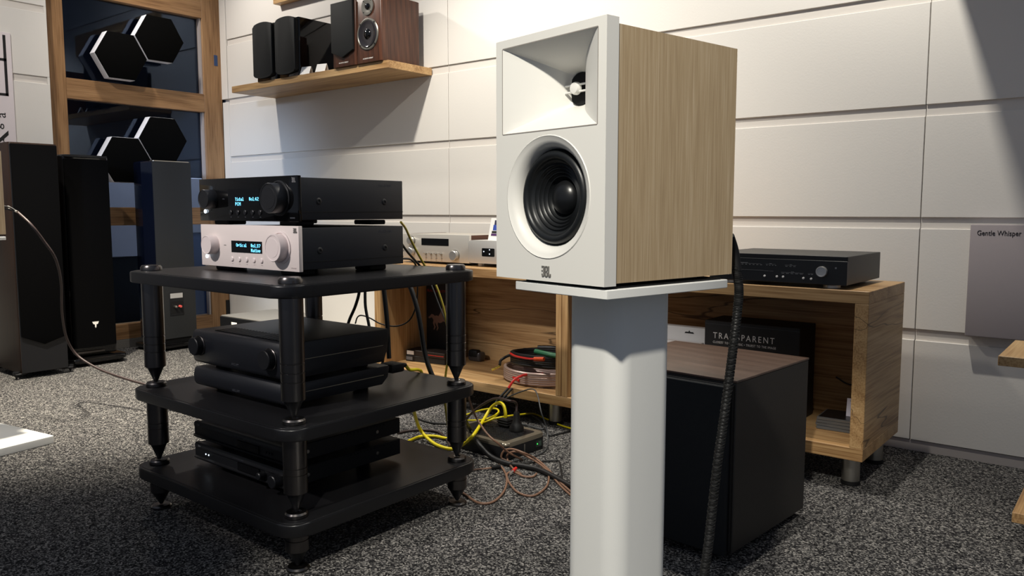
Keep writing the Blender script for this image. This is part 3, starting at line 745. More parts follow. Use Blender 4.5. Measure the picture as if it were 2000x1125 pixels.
t = thing('tower_speaker', 'charcoal tower speaker with its back and terminal panel turned to the room', 'speaker', (-4.70, 2.545, 0), math.radians(92))
G().prism(rrect(-.125, .125, .0, .012, .002, 2), .07, 1.155, None, .001, 1).out('rear_panel', mat('tower_rear_grey', rgb(22, 24, 26), .55, bump=.05, bscale=500), t)
G().prism([(-.125, .006), (.125, .006), (.128, .05), (.11, .17), (.05, .20), (-.05, .20), (-.15, .17), (-.165, .06)], .07, 1.155, None, .012, 3).out('cabinet', NAVY, t)
G().box(-.118, .118, .004, .05, 1.152, 1.160, .003).out('top_trim', STEEL, t)
tp = G().box(-.052, .042, -.002, .002, .21, .36, .002).out('terminal_panel', BLACK_SATIN, t)
lab(G().box(-.046, .036, -.003, -.001, .32, .35, .0004).out('rating_plate', mat('plate_silver', rgb(190, 188, 186), .4, .3), tp), 'silver rating plate')
G().box(-.046, .036, -.0028, -.001, .225, .30).out('terminal_recess', BLACK_RUBBER, tp)
for x, m in ((-.02, STEEL), (.012, mat('pink_red', rgb(224, 90, 84), .4))): G().lathe([(.008, 0), (.008, .018), (0, .02)], 14, FRONT(x, -.002, .267)).out('binding_post', m, tp)
G().box(-.10, .10, .02, .18, .03, .07).out('plinth', BLACK_RUBBER, t)
G().prism(rrect(-.165, .165, -.03, .25, .05, 8), .018, .04, None, .008, 3).out('base_plate', BLACK_GLOSS, t)
for x in (-.13, .13):
    for y in (.01, .21): G().cyl(.016, 0, .02, UPW(x, y, 0), 14).out('foot', BLACK_RUBBER, t)

# ================================================================== upper wall shelves and the speakers on them
sh = tag(G().box(-4.40, -3.015, 2.782, WY - .0005, 1.567, 1.605, .0015).out('wall_shelf', oak['x']), 'oak wall shelf carrying four small speakers', 'shelf')
tag(G().box(-4.322, -3.0, 3.038, WY - .0005, 2.126, 2.30, .0015).out('wall_ledge', oak['x']), 'oak ledge board on the wall cut by the top edge of the picture', 'ledge')
tag(G().box(-.705, 1.2, 2.58, WY - .0005, 2.08, 2.118, .0015).out('wall_shelf', oak['x']), 'unseen deep oak shelf over the grey board, added to shadow the wall', 'shelf')  # out of view, added to cast the slanted shadow on the back wall
SZ = 1.6055
def gloss_speaker(x, y, label):
    t = thing('shelf_speaker', label, 'speaker', (x, y, SZ), 0, 'speakers on the wall shelf')
    G().prism(rrect(-.096, .096, .02, .285, .012, 4), 0, .318, None, .002, 2).out('cabinet', BLACK_GLOSS, t)
    n = 14
    top = [(.094 * math.cos(PI * i / n), .300 + .026 * math.sin(PI * i / n)) for i in range(n + 1)]
    bot = [(-.094 * math.cos(PI * i / n), .035 - .022 * math.sin(PI * i / n)) for i in range(n + 1)]
    G().prism(top + bot, 0, .028, FRONT(0, .022, 0), .006, 3).out('grille', mat('shelf_grille', rgb(24, 26, 27), .7, bump=.2, bscale=900, spec=.25), t)
    return t
gloss_speaker(-4.055, 2.772, 'gloss black small speaker nearest the oak door frame on the wall shelf')
gloss_speaker(-3.841, 2.772, 'gloss black small speaker next to the walnut pair on the wall shelf')
def walnut_speaker(x, y, grille, label):
    t = thing('shelf_speaker', label, 'speaker', (x, y, SZ), 0, 'speakers on the wall shelf')
    G().prism(rrect(-.0935, .0935, 0, .27, .010, 4), 0, .330, None, .003, 2).out('cabinet', walnut, t)
    if grille:
        G().prism([(-.086, .325), (-.086, .075), (0, .042), (.086, .075), (.086, .325)], 0, .016, FRONT(0, 0, 0), .004, 2).out('grille', mat('shelf_grille', rgb(24, 26, 27), .7), t)
    else:
        Mi = Matrix.Translation((-.002, 0, .138)) @ Matrix.Rotation(PI / 2, 4, 'X') @ Matrix.Diagonal((1.19, 1.19, 1.1, 1))
        G().lathe([(.066, 0), (.067, .003), (.064, .006), (.060, .0065), (.058, .004)], 40, Mi, True).out('woofer_ring', mat('ring_grey', rgb(120, 118, 112), .35, .6), t)
        G().lathe([(.0575, .003), (.053, .009), (.047, .0065), (.030, .0045), (.022, .0045)], 40, Mi, False).out('cone', SMOKE, t, 60)
        G().lathe([(.022, .0045), (.017, .011), (.009, .015), (0, .016)], 28, Mi).out('dust_cap', BLACK_GLOSS, t)
        for a in range(4):
            an = PI / 4 + a * PI / 2
            G().lathe([(.004, .004), (.004, .0075), (0, .008)], 10, Mi @ UPW(.0625 * math.cos(an), .0625 * math.sin(an), 0)).out('screw', BLACK_SATIN, t)
        Mt = Matrix.Translation((-.002, 0, .274)) @ Matrix.Rotation(PI / 2, 4, 'X')
        tw = G().lathe([(.044, 0), (.044, .004), (.040, .005), (.022, .001), (.016, .001)], 36, Mt).out('tweeter_plate', mat('ring_grey', rgb(120, 118, 112), .35, .6), t)
        G().lathe([(.017, .0005), (.013, .008), (.006, .011), (0, .0115)], 24, Mt).out('dome', BLACK_GLOSS, tw)
        for a in range(4):
            an = PI / 4 + a * PI / 2
            G().lathe([(.0035, .003), (.0035, .0058), (0, .006)], 10, Mt @ UPW(.0385 * math.cos(an), .0385 * math.sin(an), 0)).out('screw', BLACK_SATIN, t)
    text('print', 'ACOUSTIC ENERGY', .0085, FRONT(-.044, -.0003, .017), PRINT_WHITE, t, 1.0)
    return t
walnut_speaker(-3.334, 2.768, True, 'walnut speaker wearing a pointed black grille on the wall shelf')
walnut_speaker(-3.144, 2.768, False, 'walnut speaker with bare chrome-ringed drivers at the wall shelf end')
for x, l in ((-3.70, 'white price card on the wall shelf, left one of two'), (-3.565, 'white price card on the wall shelf, nearer the walnut speakers')):
    t = thing('price_card', l, 'card', (x, 2.79, SZ + .001), math.radians(14), 'price cards on the wall shelf')
    M = Matrix.Rotation(math.radians(-24), 4, 'X')
    G().box(-.032, .032, 0, .0016, 0, .048, M=M).out('front_leaf', PAPER, t)
    M = Matrix.Translation((0, .041, 0)) @ Matrix.Rotation(math.radians(24), 4, 'X')
    G().box(-.032, .032, -.0016, 0, 0, .048, M=M).out('rear_leaf', PAPER, t)

# ================================================================== things on the low board
BT = .6205
t = thing('receiver', 'silver receiver with knobs and black window on the sideboard', 'receiver', (-2.525, 2.585, BT))
W = .215
for sx in (-1, 1):
    for y in (.05, .25): G().cyl(.018, 0, .014, UPW(sx * .16, y, 0), 16).out('foot', BLACK_RUBBER, t)
G().box(-W + .006, W - .012, .012, .31, .012, .130, .002).out('case', mat('silver_case', rgb(186, 180, 170), .4, .3), t)
for x in (-W + .003, W): G().box(x - .0125, x, .014, .312, .012, .131, .001).out('side_cheek', wood('cheek_walnut', WALNUT, 'y', .5, 90, 8, .05), t)
G().box(-W - .002, W + .002, 0, .014, .010, .133, .002, 2).out('front_panel', SILVER, t)
G().box(-.075, .095, -.001, .002, .082, .114, .001).out('display_window', BLACK_GLOSS, t)
for x, z, r in ((-.135, .102, .018), (-.135, .052, .018), (.135, .042, .022)):
    k = G().lathe([(r, 0), (r, .018), (r - .002, .02), (0, .02)], 28, FRONT(x, 0, z)).out('knob', SILVER_KNOB, t)
    G().lathe([(r + .003, 0), (r + .003, .002), (r, .003)], 28, FRONT(x, 0, z)).out('knob_collar', STEEL, k)
for i in range(4):
    x = -.045 + i * .032
    k = G().lathe([(.005, 0), (.005, .004), (0, .004)], 14, FRONT(x, 0, .045)).out('toggle_collar', STEEL, t)
    G().tube([(x, 0, .045), (x, -.012, .047), (x, -.020, .05)], .0028, 8, 2).out('toggle', SILVER_KNOB, k)
g = G()
for i in range(4): g.box(-.05 + i * .032, -.038 + i * .032, -.0004, 0, .024, .026)
g.box(-.195, -.188, -.0004, 0, .05, .058); g.out('printed_legend', PRINT_GREY, t)

t = thing('small_amplifier', 'compact silver amplifier with small black window beside the receiver', 'amplifier', (-2.188, 2.56, BT))
for sx in (-1, 1):
    for y in (.05, .2): G().cyl(.014, 0, .017, UPW(sx * .075, y, 0), 18).out('foot', STEEL, t)
G().prism(rrect(-.112, .112, .015, .112, .010, 5), 0, .26, Matrix.Translation((0, .27, 0)) @ Matrix.Rotation(PI / 2, 4, 'X'), .003, 2).out('case', mat('silver_bead_blast', rgb(204, 202, 198), .42, .4), t)
G().prism(rrect(-.035, .035, .045, .080, .004, 4), 0, .001, FRONT(0, .0105, 0)).out('display_window', BLACK_GLOSS, t)
g = G()
for x, z in ((-.026, .064), (.006, .072), (.006, .054)): g.box(x, x + .004, .0088, .0096, z, z + .004)
g.out('status_dots', LED, t)
t = thing('award_card', 'white award card with blue and purple print on the compact amplifier', 'card', (-2.140, 2.60, BT + .1125), 0)
M = Matrix.Rotation(math.radians(-14), 4, 'X')
card = G().box(-.075, .075, 0, .002, 0, .098, M=M).out('card', PAPER, t)
for nm, x0, x1, z0, z1, m in (('print_top', -.052, .052, .068, .088, mat('print_navy', rgb(40, 36, 70), .5)), ('print_blue', -.056, .056, .044, .0675, BLUE_PRINT), ('print_band', -.06, .06, .032, .041, PRINT_BLACK), ('print_purple', -.062, .062, .020, .030, PURPLE_PRINT)):
    G().box(x0, x1, -.0006, 0, z0, z1, M=M).out(nm, m, card)
text('lettering', 'EISA', .021, M @ FRONT(0, -.0007, .071), PRINT_WHITE, card, 1.4, align='CENTER')
text('lettering', 'AWARD', .009, M @ FRONT(0, -.0007, .059), PRINT_WHITE, card, 1.4, align='CENTER', space=1.5)
text('lettering', 'Power', .009, M @ FRONT(0, -.0007, .022), PRINT_WHITE, card, 1.2, align='CENTER')

t = thing('streamer', 'wide black hi-fi component with silver knob at the sideboard end', 'hi-fi unit', (-.936, 2.51, BT))
W = .222
for sx in (-1, 1):
    for y in (.045, .32): G().lathe([(.026, 0), (.026, .009), (.022, .012), (0, .012)], 22, UPW(sx * .165, y, 0)).out('foot', STEEL, t)
G().box(-W, W, .008, .37, .012, .100, .0015).out('case', mat('black_case_warm', rgb(38, 38, 37), .45, bump=.05, bscale=700), t)
G().box(-W, W, 0, .01, .012, .086, .001).out('front_panel', mat('black_front', rgb(20, 21, 22), .35), t)
G().box(-W, W, .003, .01, .086, .100, .001).out('front_lip', BLACK_SATIN, t)
k = G().lathe([(.0165, 0), (.0165, .010), (.0155, .0115), (.013, .0115), (.0125, .0105), (0, .0105)], 32, FRONT(.148, 0, .052)).out('knob', SILVER_KNOB, t)
for x, z in ((-.155, .032), (-.135, .032), (-.032, .030), (.008, .030), (.028, .030), (.092, .029), (.116, .028)):
    G().lathe([(.0034, 0), (.0034, .003), (0, .004)], 14, FRONT(x, 0, z)).out('button', PRINT_WHITE, t)
g = G()
def line(x0, x1, z): g.box(x0, x1, -.0004, 0, z, z + .0006)
line(-.15, -.045, .068); line(-.03, .002, .068); line(.032, .068, .067); line(-.15, -.035, .047); line(-.034, -.02, .046); line(-.018, -.004, .046); line(.02, .092, .044); line(.105, .122, .044)
for k_ in range(9): g.box(-.148 + k_ * .0125, -.142 + k_ * .0125, -.0004, 0, .064, .0655)
for k_ in range(4): g.box(-.028 + k_ * .0095, -.024 + k_ * .0095, -.0004, 0, .064, .0655)
for k_ in range(3): g.box(.034 + k_ * .0125, .041 + k_ * .0125, -.0004, 0, .063, .0645)
for k_ in range(5): g.box(.022 + k_ * .0145, .031 + k_ * .0145, -.0004, 0, .0405, .042)
for k_ in range(2): g.box(.106 + k_ * .009, .112 + k_ * .009, -.0004, 0, .0405, .042)
g.box(-.13, -.09, -.0004, 0, .0695, .0708); g.box(-.018, -.010, -.0004, 0, .0695, .0708); g.box(.048, .055, -.0004, 0, .0685, .0698); g.box(.052, .062, -.0004, 0, .0458, .047)
g.box(.186, .191, -.0004, 0, .062, .067)
g.out('printed_legend', PRINT_GREY, t)

# ================================================================== things inside the low board
BB = .1405
t = thing('record_box', 'tall black box with a bronze horse and red title in the left bay', 'box', (-2.696, 2.80, BB))
G().box(-.091, .091, 0, .085, 0, .385, .002).out('carton', BOX_BLACK, t)
text('lettering', 'BLACK BEAUTY', .0175, FRONT(-.083, -.0004, .322), mat('title_red', rgb(150, 36, 26), .5), t, 1.0)
horse = [(-.135, .205), (-.115, .215), (-.098, .228), (-.08, .226), (-.065, .218), (-.045, .222), (-.025, .218), (-.008, .236), (.006, .262), (.020, .276), (.04, .285), (.05, .292), (.053, .283), (.062, .272), (.074, .258), (.068, .250), (.056, .254), (.046, .250),
         (.040, .232), (.034, .205), (.052, .196), (.066, .178), (.060, .172), (.046, .186), (.022, .190), (.010, .182), (-.012, .176), (-.030, .180), (-.034, .166), (-.026, .146), (-.040, .128), (-.046, .132), (-.038, .148), (-.052, .166), (-.060, .180),
         (-.066, .164), (-.056, .150), (-.072, .130), (-.078, .134), (-.070, .150), (-.084, .172), (-.078, .192), (-.094, .206), (-.108, .204), (-.122, .198)]
lab(G().prism(horse, 0, .0006, FRONT(.008, 0, .03) @ Matrix.Diagonal((.64, .8, 1, 1))).out('horse_emblem', BRONZE, t), 'bronze galloping horse')
t = thing('small_box', 'flat dark box with white label at its end, lower in the left bay', 'box', (-2.745, 2.655, BB), math.radians(9))
G().box(-.028, .20, -.01, .085, 0, .028, .002).out('carton', BOX_BLACK, t)
G().box(-.024, .012, -.0106, -.009, .006, .022).out('end_label', PRINT_GREY, t)
t = thing('small_box', 'flat dark box with red edge lying on top of another in the left bay', 'box', (-2.745, 2.657, BB + .0285), math.radians(6))
G().box(-.028, .205, -.01, .085, 0, .026, .002).out('carton', mat('dark_brown_carton', rgb(30, 22, 20), .5), t)
lab(G().box(-.022, .020, -.0108, -.009, .004, .022).out('end_label', PAPER, t), 'white end label')
G().box(.10, .20, -.0106, -.009, .010, .013).out('red_edge', PRINT_RED, t)
t = thing('cable_bag', 'small dark bagged plug lying near the back of the left bay', 'bag', (-2.50, 2.85, BB))
G().prism(rrect(-.045, .035, -.02, .03, .015, 4), 0, .045, None, .01, 2).out('bag', mat('smoky_film', rgb(58, 54, 54), .25), t)
G().box(-.035, .02, -.024, .01, .02, .055, .008, 2).out('plug', BLACK_RUBBER, t)

def coil(name, label, cx, cy, z0, turns, rx, ry, r, material, rise, group=None, seed=0, tail=None):
    rnd = random.Random(seed); pts = []
    for i in range(int(turns * 14) + 1):
        a = 2 * PI * i / 14; k = i / (turns * 14)
        j = 1 + .06 * math.sin(i * .9 + seed)
        pts.append((cx + rx * j * math.cos(a), cy + ry * j * math.sin(a), z0 + r + rise * k + .003 * math.sin(a * 2 + seed)))
    return pts
t = thing('speaker_cable_coil', 'coil of clear copper speaker cable with red sleeves on the lower board', 'cable coil', (-1.984, 2.665, BB))
G().tube(coil('', '', 0, 0, 0, 6.2, .165, .115, .007, None, .052, seed=2), .0068, 8, 2).out('coil', CLEAR_CABLE, t)
G().tube([(-.10, -.075, .022), (-.06, -.10, .026), (-.02, -.112, .02)], .0075, 8, 3).out('red_sleeve', RED_PLASTIC, t)
G().tube([(.06, -.06, .05), (.02, -.11, .052), (-.01, -.155, .035), (-.025, -.18, .0)], .0055, 8, 3).out('red_sleeve', RED_PLASTIC, t)
for dx in (0, .018):
    p = G().tube([(-.025 + dx, -.18, .0), (-.035 + dx, -.215, -.028), (-.045 + dx, -.235, -.05)], .005, 8, 3).out('banana_plug', BLACK_RUBBER, t)
    G().tube([(-.045 + dx, -.235, -.05), (-.052 + dx, -.248, -.064)], .0026, 8, 1).out('pin', SILVER_KNOB, p)
t = thing('speaker_cable_coil', 'black cable coil with green sleeve lying on the copper one', 'cable coil', (-1.972, 2.675, BB + .068))
G().tube(coil('', '', 0, 0, 0, 5.4, .15, .105, .0085, None, .05, seed=5), .0085, 8, 2).out('coil', BLACK_CABLE, t)
G().tube([(-.10, -.06, .02), (-.16, -.02, .03), (-.19, -.05, .01), (-.17, -.085, -.005)], .006, 8, 4).out('lead', BLACK_CABLE, t)
for k_ in range(2):
    G().tube([(-.17 + k_ * .012, -.085 - k_ * .012, -.008), (-.195 + k_ * .012, -.110 - k_ * .012, -.025)], .003, 8, 1).out('gold_pin', GOLD, t)
lab(G().tube([(.02, -.085, .075), (.09, -.085, .07), (.135, -.07, .065)], .0105, 10, 3).out('green_sleeve', GREEN, t), 'green sleeve')
lab(G().tube([(-.10, -.10, .055), (-.06, -.115, .05), (0, -.12, .048), (.05, -.125, .052)], .0045, 8, 4).out('red_lead', RED_PLASTIC, t), 'red lead')
lab(G().tube([(.045, -.125, .052), (.09, -.12, .056)], .0085, 10, 1).out('orange_plug', ORANGE, t), 'orange plug')
lab(G().tube([(.07, .03, .075), (.10, .01, .10), (.115, .0, .118)], .004, 8, 2).out('red_tip', RED_PLASTIC, t), 'red tip')

t = thing('cable_carton', 'black carton with white TRANSPARENT lettering in the right bay', 'box', (-1.078, 2.68, BB))
G().box(-.172, .172, 0, .16, 0, .325, .002).out('carton', BOX_BLACK, t)
G().box(-.172, .172, -.0006, 0, .312, .3135).out('lid_line', PRINT_DIM, t)
text('lettering', 'TRANSPARENT', .0305, FRONT(-.139, -.0006, .262), PRINT_WHITE, t, .86, align='LEFT', space=1.36)
text('lettering', 'CLOSEST TO THE MUSIC \u2022 TRUEST TO THE IMAGE', .0115, FRONT(-.139, -.0006, .244), PRINT_WHITE, t, .78, space=1.16)
g = G(); M = FRONT(0, -.0006, 0)
g.box(.012, .030, .196, .200, 0, .0004, M=M).box(.012, .016, .184, .200, 0, .0004, M=M).box(.016, .026, .188, .191, 0, .0004, M=M); g.out('red_mark', PRINT_RED, t)
t = thing('blister_pack', 'white hang-tab pack beside the black carton in the right bay', 'package', (-1.36, 2.72, BB))
G().box(-.10, .10, 0, .04, 0, .285, .002).out('pack', mat('pack_grey_white', rgb(206, 206, 204), .4), t)
G().prism([(-.02 + .03, .262), (.05, .262), (.045, .268), (.034, .268), (.03, .274), (.026, .268), (.015, .268)], 0, .0005, FRONT(0, -.0002, 0)).out('hang_slot', PRINT_BLACK, t)
t = thing('blister_pack', 'lower white pack leaning in front of the hang-tab pack', 'package', (-1.36, 2.675, BB))
G().box(-.10, .095, 0, .035, 0, .235, .002).out('pack', mat('pack_white', rgb(222, 218, 214), .4), t)
# compact discs
for i in range(4):
    t = thing('cd_case', ['bottom compact disc case of the stack in the right bay', 'second compact disc case from the bottom of the stack', 'third compact disc case from the bottom of the stack', 'topmost dark compact disc case of the stack in the right bay'][i], 'disc case', (-.765, 2.72, BB + i * .0105), math.radians((2, -2, 1, 3)[i]), 'stack of compact discs')
    G().box(-.071, .071, -.0625, .0625, 0, .010, .001).out('jewel_case', mat('clear_case', rgb(90, 92, 94), .08, spec=.7), t)
    G().box(-.066, .071, -.060, .060, .0078 if i == 3 else .002, .0103 if i == 3 else .008).out('booklet', mat('booklet_dark' if i == 3 else 'booklet_grey', rgb(26, 24, 24) if i == 3 else rgb(120, 116, 112), .3), t)
t = thing('price_card', 'lilac-white folded card standing on the compact disc stack', 'card', (-.735, 2.715, BB + .0425), math.radians(10))
M = Matrix.Rotation(math.radians(-20), 4, 'X')
G().box(-.022, .03, 0, .0015, 0, .06, M=M).out('leaf', mat('lilac_card', rgb(232, 226, 238), .6), t)
G().box(-.012, .02, -.0004, 0, .05, .053, M=M).out('print', PRINT_GREY, t)

# ================================================================== grey board and small oak table at the right
t = thing('felt_board', 'grey felt-covered board with small black lettering on the back wall', 'wall board', (-.478, WY - .042, .438))
G().box(0, .80, 0, .0415, 0, .375, .003, 2).out('board', GREY_BOARD, t)
text('lettering', 'Gentle Whisper', .0235, FRONT(.020, -.0005, .340), PRINT_BLACK, t, .82)
t = thing('side_table', 'small oak table with two thick boards, cut by the right edge', 'table', (.0, 2.24, 0))
G().box(-.283, .30, .05, .36, .475, .500, .0015).out('top_board', oak['y'], t)
G().box(-.228, .30, .0, .36, .100, .126, .0015).out('lower_board', oak['y'], t)
for x, y in ((.05, .10), (.05, .31), (.27, .10), (.27, .31)):
    leg = G().cyl(.014, .126, .475, UPW(x, y, 0), 18).out('leg', STEEL, t)
    G().cyl(.016, 0, .100, UPW(x, y, 0), 18).out('foot', STEEL, t)

# ================================================================== black unit on the floor behind the rack
t = thing('floor_amplifier', 'black box-shaped unit with grey top on the carpet behind the rack', 'hi-fi unit', (-4.02, 2.55, 0))
for sx in (-1, 1):
    for y in (.05, .32): G().cyl(.02, 0, .02, UPW(sx * .17, y, 0), 16).out('foot', BLACK_RUBBER, t)
G().box(-.215, .215, .01, .38, .018, .244, .003).out('case', BLACK_POWDER, t)
G().box(-.216, .216, .009, .381, .243, .250, .002).out('top_panel', mat('grey_lid', rgb(120, 118, 114), .4, .2), t)
G().box(-.215, .215, 0, .011, .018, .244, .002).out('front_panel', BLACK_SATIN, t)
lab(G().box(-.095, -.04, -.0008, .001, .205, .220).out('badge', PAPER, t), 'white badge')

# ================================================================== power conditioner on the carpet
PR = math.radians(-3)
t = thing('power_block', 'black power distribution block with silver-edged top on the carpet', 'power block', (-1.808, 2.188, 0), PR); t.scale = (1, 1, .745)
G().prism(rrect(-.17, .125, -.105, .105, .018, 5), .004, .062, None, .003, 2).out('body', BLACK_SATIN, t)
G().prism(rrect(-.17, .125, -.105, .105, .018, 5), .062, .082, None, .009, 2).out('rim', mat('rim_champagne', rgb(150, 142, 126), .3, .7), t)
G().prism(rrect(-.155, .098, -.082, .082, .01, 4), .080, .0835).out('top_plate', BLACK_SATIN, t)
for i in range(12):
    for j in range(7):
        pass
g = G()
for i in range(15):
    for j in range(11): g.box(-.09 + i * .012, -.083 + i * .012, -.066 + j * .012, -.059 + j * .012, .083, .0848)
st = g.out('stud_grid', BLACK_RUBBER, t); st['kind'] = 'stuff'
g = G().box(.1245, .126, -.012, -.007, .008, .055).out('front_slit', STEEL, t)
G().prism(rrect(.052, .085, .018, .052, .004, 3), 0, .001, SIDE(.1248, 0, 0)).out('meter_window', mat('meter_dark', rgb(30, 42, 36), .2), t)
g = G().box(.1255, .1268, .058, .062, .032, .038).out('led', GREEN_LED, t)
for k_ in (0, 1): G().box(.1255, .1265, .068 + k_ * .008, .072 + k_ * .008, .024, .046).out('gauge_bar', mat('gauge_grey', rgb(70, 90, 82), .3), t)

def wp(x, y, z=0.0):
    """a point at height z; where the power block stands, in front of it or on its top"""
    p = onz(x, y, z)
    if -1.99 < p.x < -1.665 and 2.062 < p.y < 2.315 and p.z < .072:
        q = ony(x, y, 2.062)
        if q.z <= .072: return tuple(q)
        q = onz(x, y, .074)
        if q.y > 2.062: return tuple(q)
    return tuple(p)
# plugs standing in the block
pb = onz(987, 824, .08)
t = thing('power_plug', 'black moulded plug with yellow cord on the power block', 'plug', (pb[0], pb[1], .0645))
G().box(-.024, .024, -.018, .018, 0, .032, .006, 2).out('body', BLACK_RUBBER, t)
g = G()
for i in range(3): g.box(-.026, .026, -.020, .020, .006 + i * .009, .010 + i * .009, .001)
g.out('grip_rib', BLACK_RUBBER, t)
pc = onz(1009, 832, .08)
t = thing('power_plug', 'black upright plug with dark brown cord on the power block', 'plug', (pc[0], pc[1], .0645))
G().lathe([(.026, 0), (.026, .012), (.019, .024), (.013, .034), (.012, .06), (.009, .068), (0, .068)], 20).out('body', BLACK_RUBBER, t)

# ================================================================== cables
def cable(label, pts, r, m, n=8, k=6, name='cable', group='cables around the rack'):
    return tag(G().tube(pts, r, n, k).out(name, m, None, 80), label, 'cable', group)
zb = .0
cable('thick yellow cable looping from the rack up to the black plug',
      [tuple(ony(797, 760, 1.80)), tuple(ony(805, 790, 1.85)), wp(819, 836, .05), wp(842, 862, .012), wp(866, 874, .009), wp(890, 876, .009), wp(912, 862, .009), wp(926, 848, .012), wp(942, 824, .075), wp(958, 798, .11), wp(972, 787, .14), wp(983, 791, .14), (pb[0], pb[1], .115), (pb[0], pb[1], .096)], .0062, YELLOW)
cable('yellow cable lying in a flat bend behind the rack pillar',
      [wp(790, 866, .008), wp(806, 858, .008), wp(824, 852, .008), wp(850, 852, .008), wp(882, 857, .008), wp(912, 849, .008), wp(935, 838, .008), wp(952, 826, .008), wp(975, 806, .008)], .0058, YELLOW)
cable('thin yellow cable in a narrow hairpin left of the power block',
      [wp(905, 812, .02), wp(917, 808, .03), wp(945, 800, .06), wp(967, 798, .08), wp(974, 804, .085), wp(963, 813, .08), wp(944, 820, .06), wp(917, 821, .03), wp(900, 820, .01)], .0036, YELLOW)
cable('thin yellow cable running right to the white stand',
      [wp(905, 838, .006), wp(930, 832, .02), wp(947, 825, .06), wp(965, 818, .092), wp(990, 813, .095), wp(1015, 810, .06), wp(1040, 808, .012), wp(1062, 816, .006), wp(1091, 829, .005), wp(1120, 838, .005), wp(1150, 845, .005)], .0036, YELLOW)
cable('dark brown arched cord rising from the carpet into the upright plug',
      [wp(885, 850, .006), wp(905, 826, .01), wp(920, 808, .06), wp(946, 788, .12), wp(970, 778, .16), wp(994, 783, .19), (pc[0] - .004, pc[1], .165), (pc[0], pc[1], .1325)], .0048, DARK_BROWN)
cable('brown cable dropping beside the rack pillar to the front of the power block',
      [tuple(ony(914, 770, 1.86)), tuple(ony(920, 792, 1.9)), wp(931, 817, .16), wp(952, 848, .13), wp(974, 867, .10), wp(988, 880, .06), wp(1004, 890, .02), wp(1020, 898, .006)], .0036, BROWN_CABLE)
cable('brown cable looped in front of the power block towards the stand',
      [wp(1004, 905, .005), wp(985, 898, .008), wp(979, 893, .014), wp(984, 881, .022), wp(1000, 877, .022), wp(1024, 885, .016), wp(1048, 897, .012), wp(1068, 914, .008), wp(1091, 939, .006), wp(1112, 958, .005), wp(1135, 978, .005)], .0036, BROWN_CABLE)
cable('second brown cable following the loop towards the stand',
      [wp(1018, 926, .004), wp(1002, 915, .006), wp(992, 900, .012), wp(992, 887, .018), wp(1008, 882, .018), wp(1030, 892, .014), wp(1052, 905, .010), wp(1072, 922, .008), wp(1094, 948, .005), wp(1120, 972, .005)], .0034, BROWN_CABLE)
cable('brown cable making the wide ring on the carpet beside the stand',
      [wp(1046, 914, .005), wp(1066, 918, .005), wp(1072, 932, .005), wp(1066, 952, .005), wp(1042, 968, .005), wp(1014, 963, .005), wp(996, 945, .005), wp(990, 926, .006), wp(1004, 922, .01), wp(1022, 930, .006), wp(1040, 931, .005), wp(1048, 925, .005)], .0034, BROWN_CABLE)
cable('brown cable sweeping in a wide curve under the rack corner foot',
      [wp(975, 908, .005), wp(984, 918, .005), wp(990, 936, .005), wp(984, 960, .005), wp(963, 980, .005), wp(935, 982, .005), wp(909, 966, .005), wp(886, 950, .005), wp(868, 936, .005), wp(856, 922, .005)], .0036, BROWN_CABLE)
cable('short brown lead ending in a black connector behind the rack foot', [wp(915, 920, .005), wp(930, 917, .005), wp(950, 915, .006), wp(962, 913, .007)], .003, BROWN_CABLE)
tag(G().tube([wp(960, 913, .008), wp(977, 911, .008)], .0075, 10, 1).out('connector', BLACK_RUBBER), 'small black connector lying on the carpet in front of the power block', 'connector')
cable('thick black cord running from the rack past the block to the stand',
      [tuple(ony(905, 815, 1.92)), wp(917, 838, .06), wp(936, 868, .02), wp(957, 890, .011), wp(987, 904, .010), wp(1022, 910, .010), wp(1058, 919, .010), wp(1108, 945, .010), wp(1150, 968, .010)], .0085, BLACK_CABLE)
cable('thin grey cord arching over the power block and down its far side',
      [tuple(ony(972, 790, 2.42)), tuple(ony(992, 776, 2.42)), tuple(ony(1018, 765, 2.42)), tuple(ony(1040, 760, 2.41)), tuple(ony(1050, 772, 2.39)), tuple(ony(1057, 805, 2.35)), wp(1067, 834, .05), wp(1070, 860, .01), wp(1066, 878, .005), wp(1046, 890, .005), wp(1015, 898, .005), wp(985, 905, .004)], .0026, GREY_CABLE)
cable('thin black cord kinked on the carpet near the stand foot', [wp(1000, 908, .004), wp(1040, 903, .004), wp(1075, 900, .004), wp(1092, 901, .006), wp(1096, 918, .005), wp(1098, 934, .005), wp(1108, 952, .004)], .0026, BLACK_CABLE)
cable('black cord lying flat on the carpet behind the power block', [wp(1000, 800, .005), wp(1030, 812, .006), wp(1050, 822, .006), wp(1064, 838, .006), wp(1072, 850, .005), wp(1090, 848, .005), wp(1112, 842, .005), wp(1140, 836, .005)], .0034, BLACK_CABLE)
cable('grey cord lying in a loop behind the power block', [wp(960, 795, .005), wp(985, 790, .005), wp(1012, 800, .006), wp(1040, 812, .006), wp(1058, 826, .006), wp(1060, 838, .006), wp(1035, 832, .006), wp(1010, 826, .006)], .0034, GREY_CABLE)
cable('dark cord lying on the carpet at the back of the rack', [wp(770, 798, .005), wp(800, 805, .005), wp(818, 818, .005), wp(845, 826, .005), wp(878, 828, .005), wp(905, 832, .005)], .004, BLACK_CABLE)
cable('brown cord coming out beneath the slim components', [wp(776, 846, .006), wp(800, 841, .006), wp(830, 840, .006), wp(856, 844, .006), wp(872, 858, .006), wp(880, 872, .006)], .0048, DARK_BROWN)
t = thing('banana_plug', 'red and silver banana plug lying on the carpet by the brown loops', 'plug', wp(1002, 920, .016), math.radians(20))
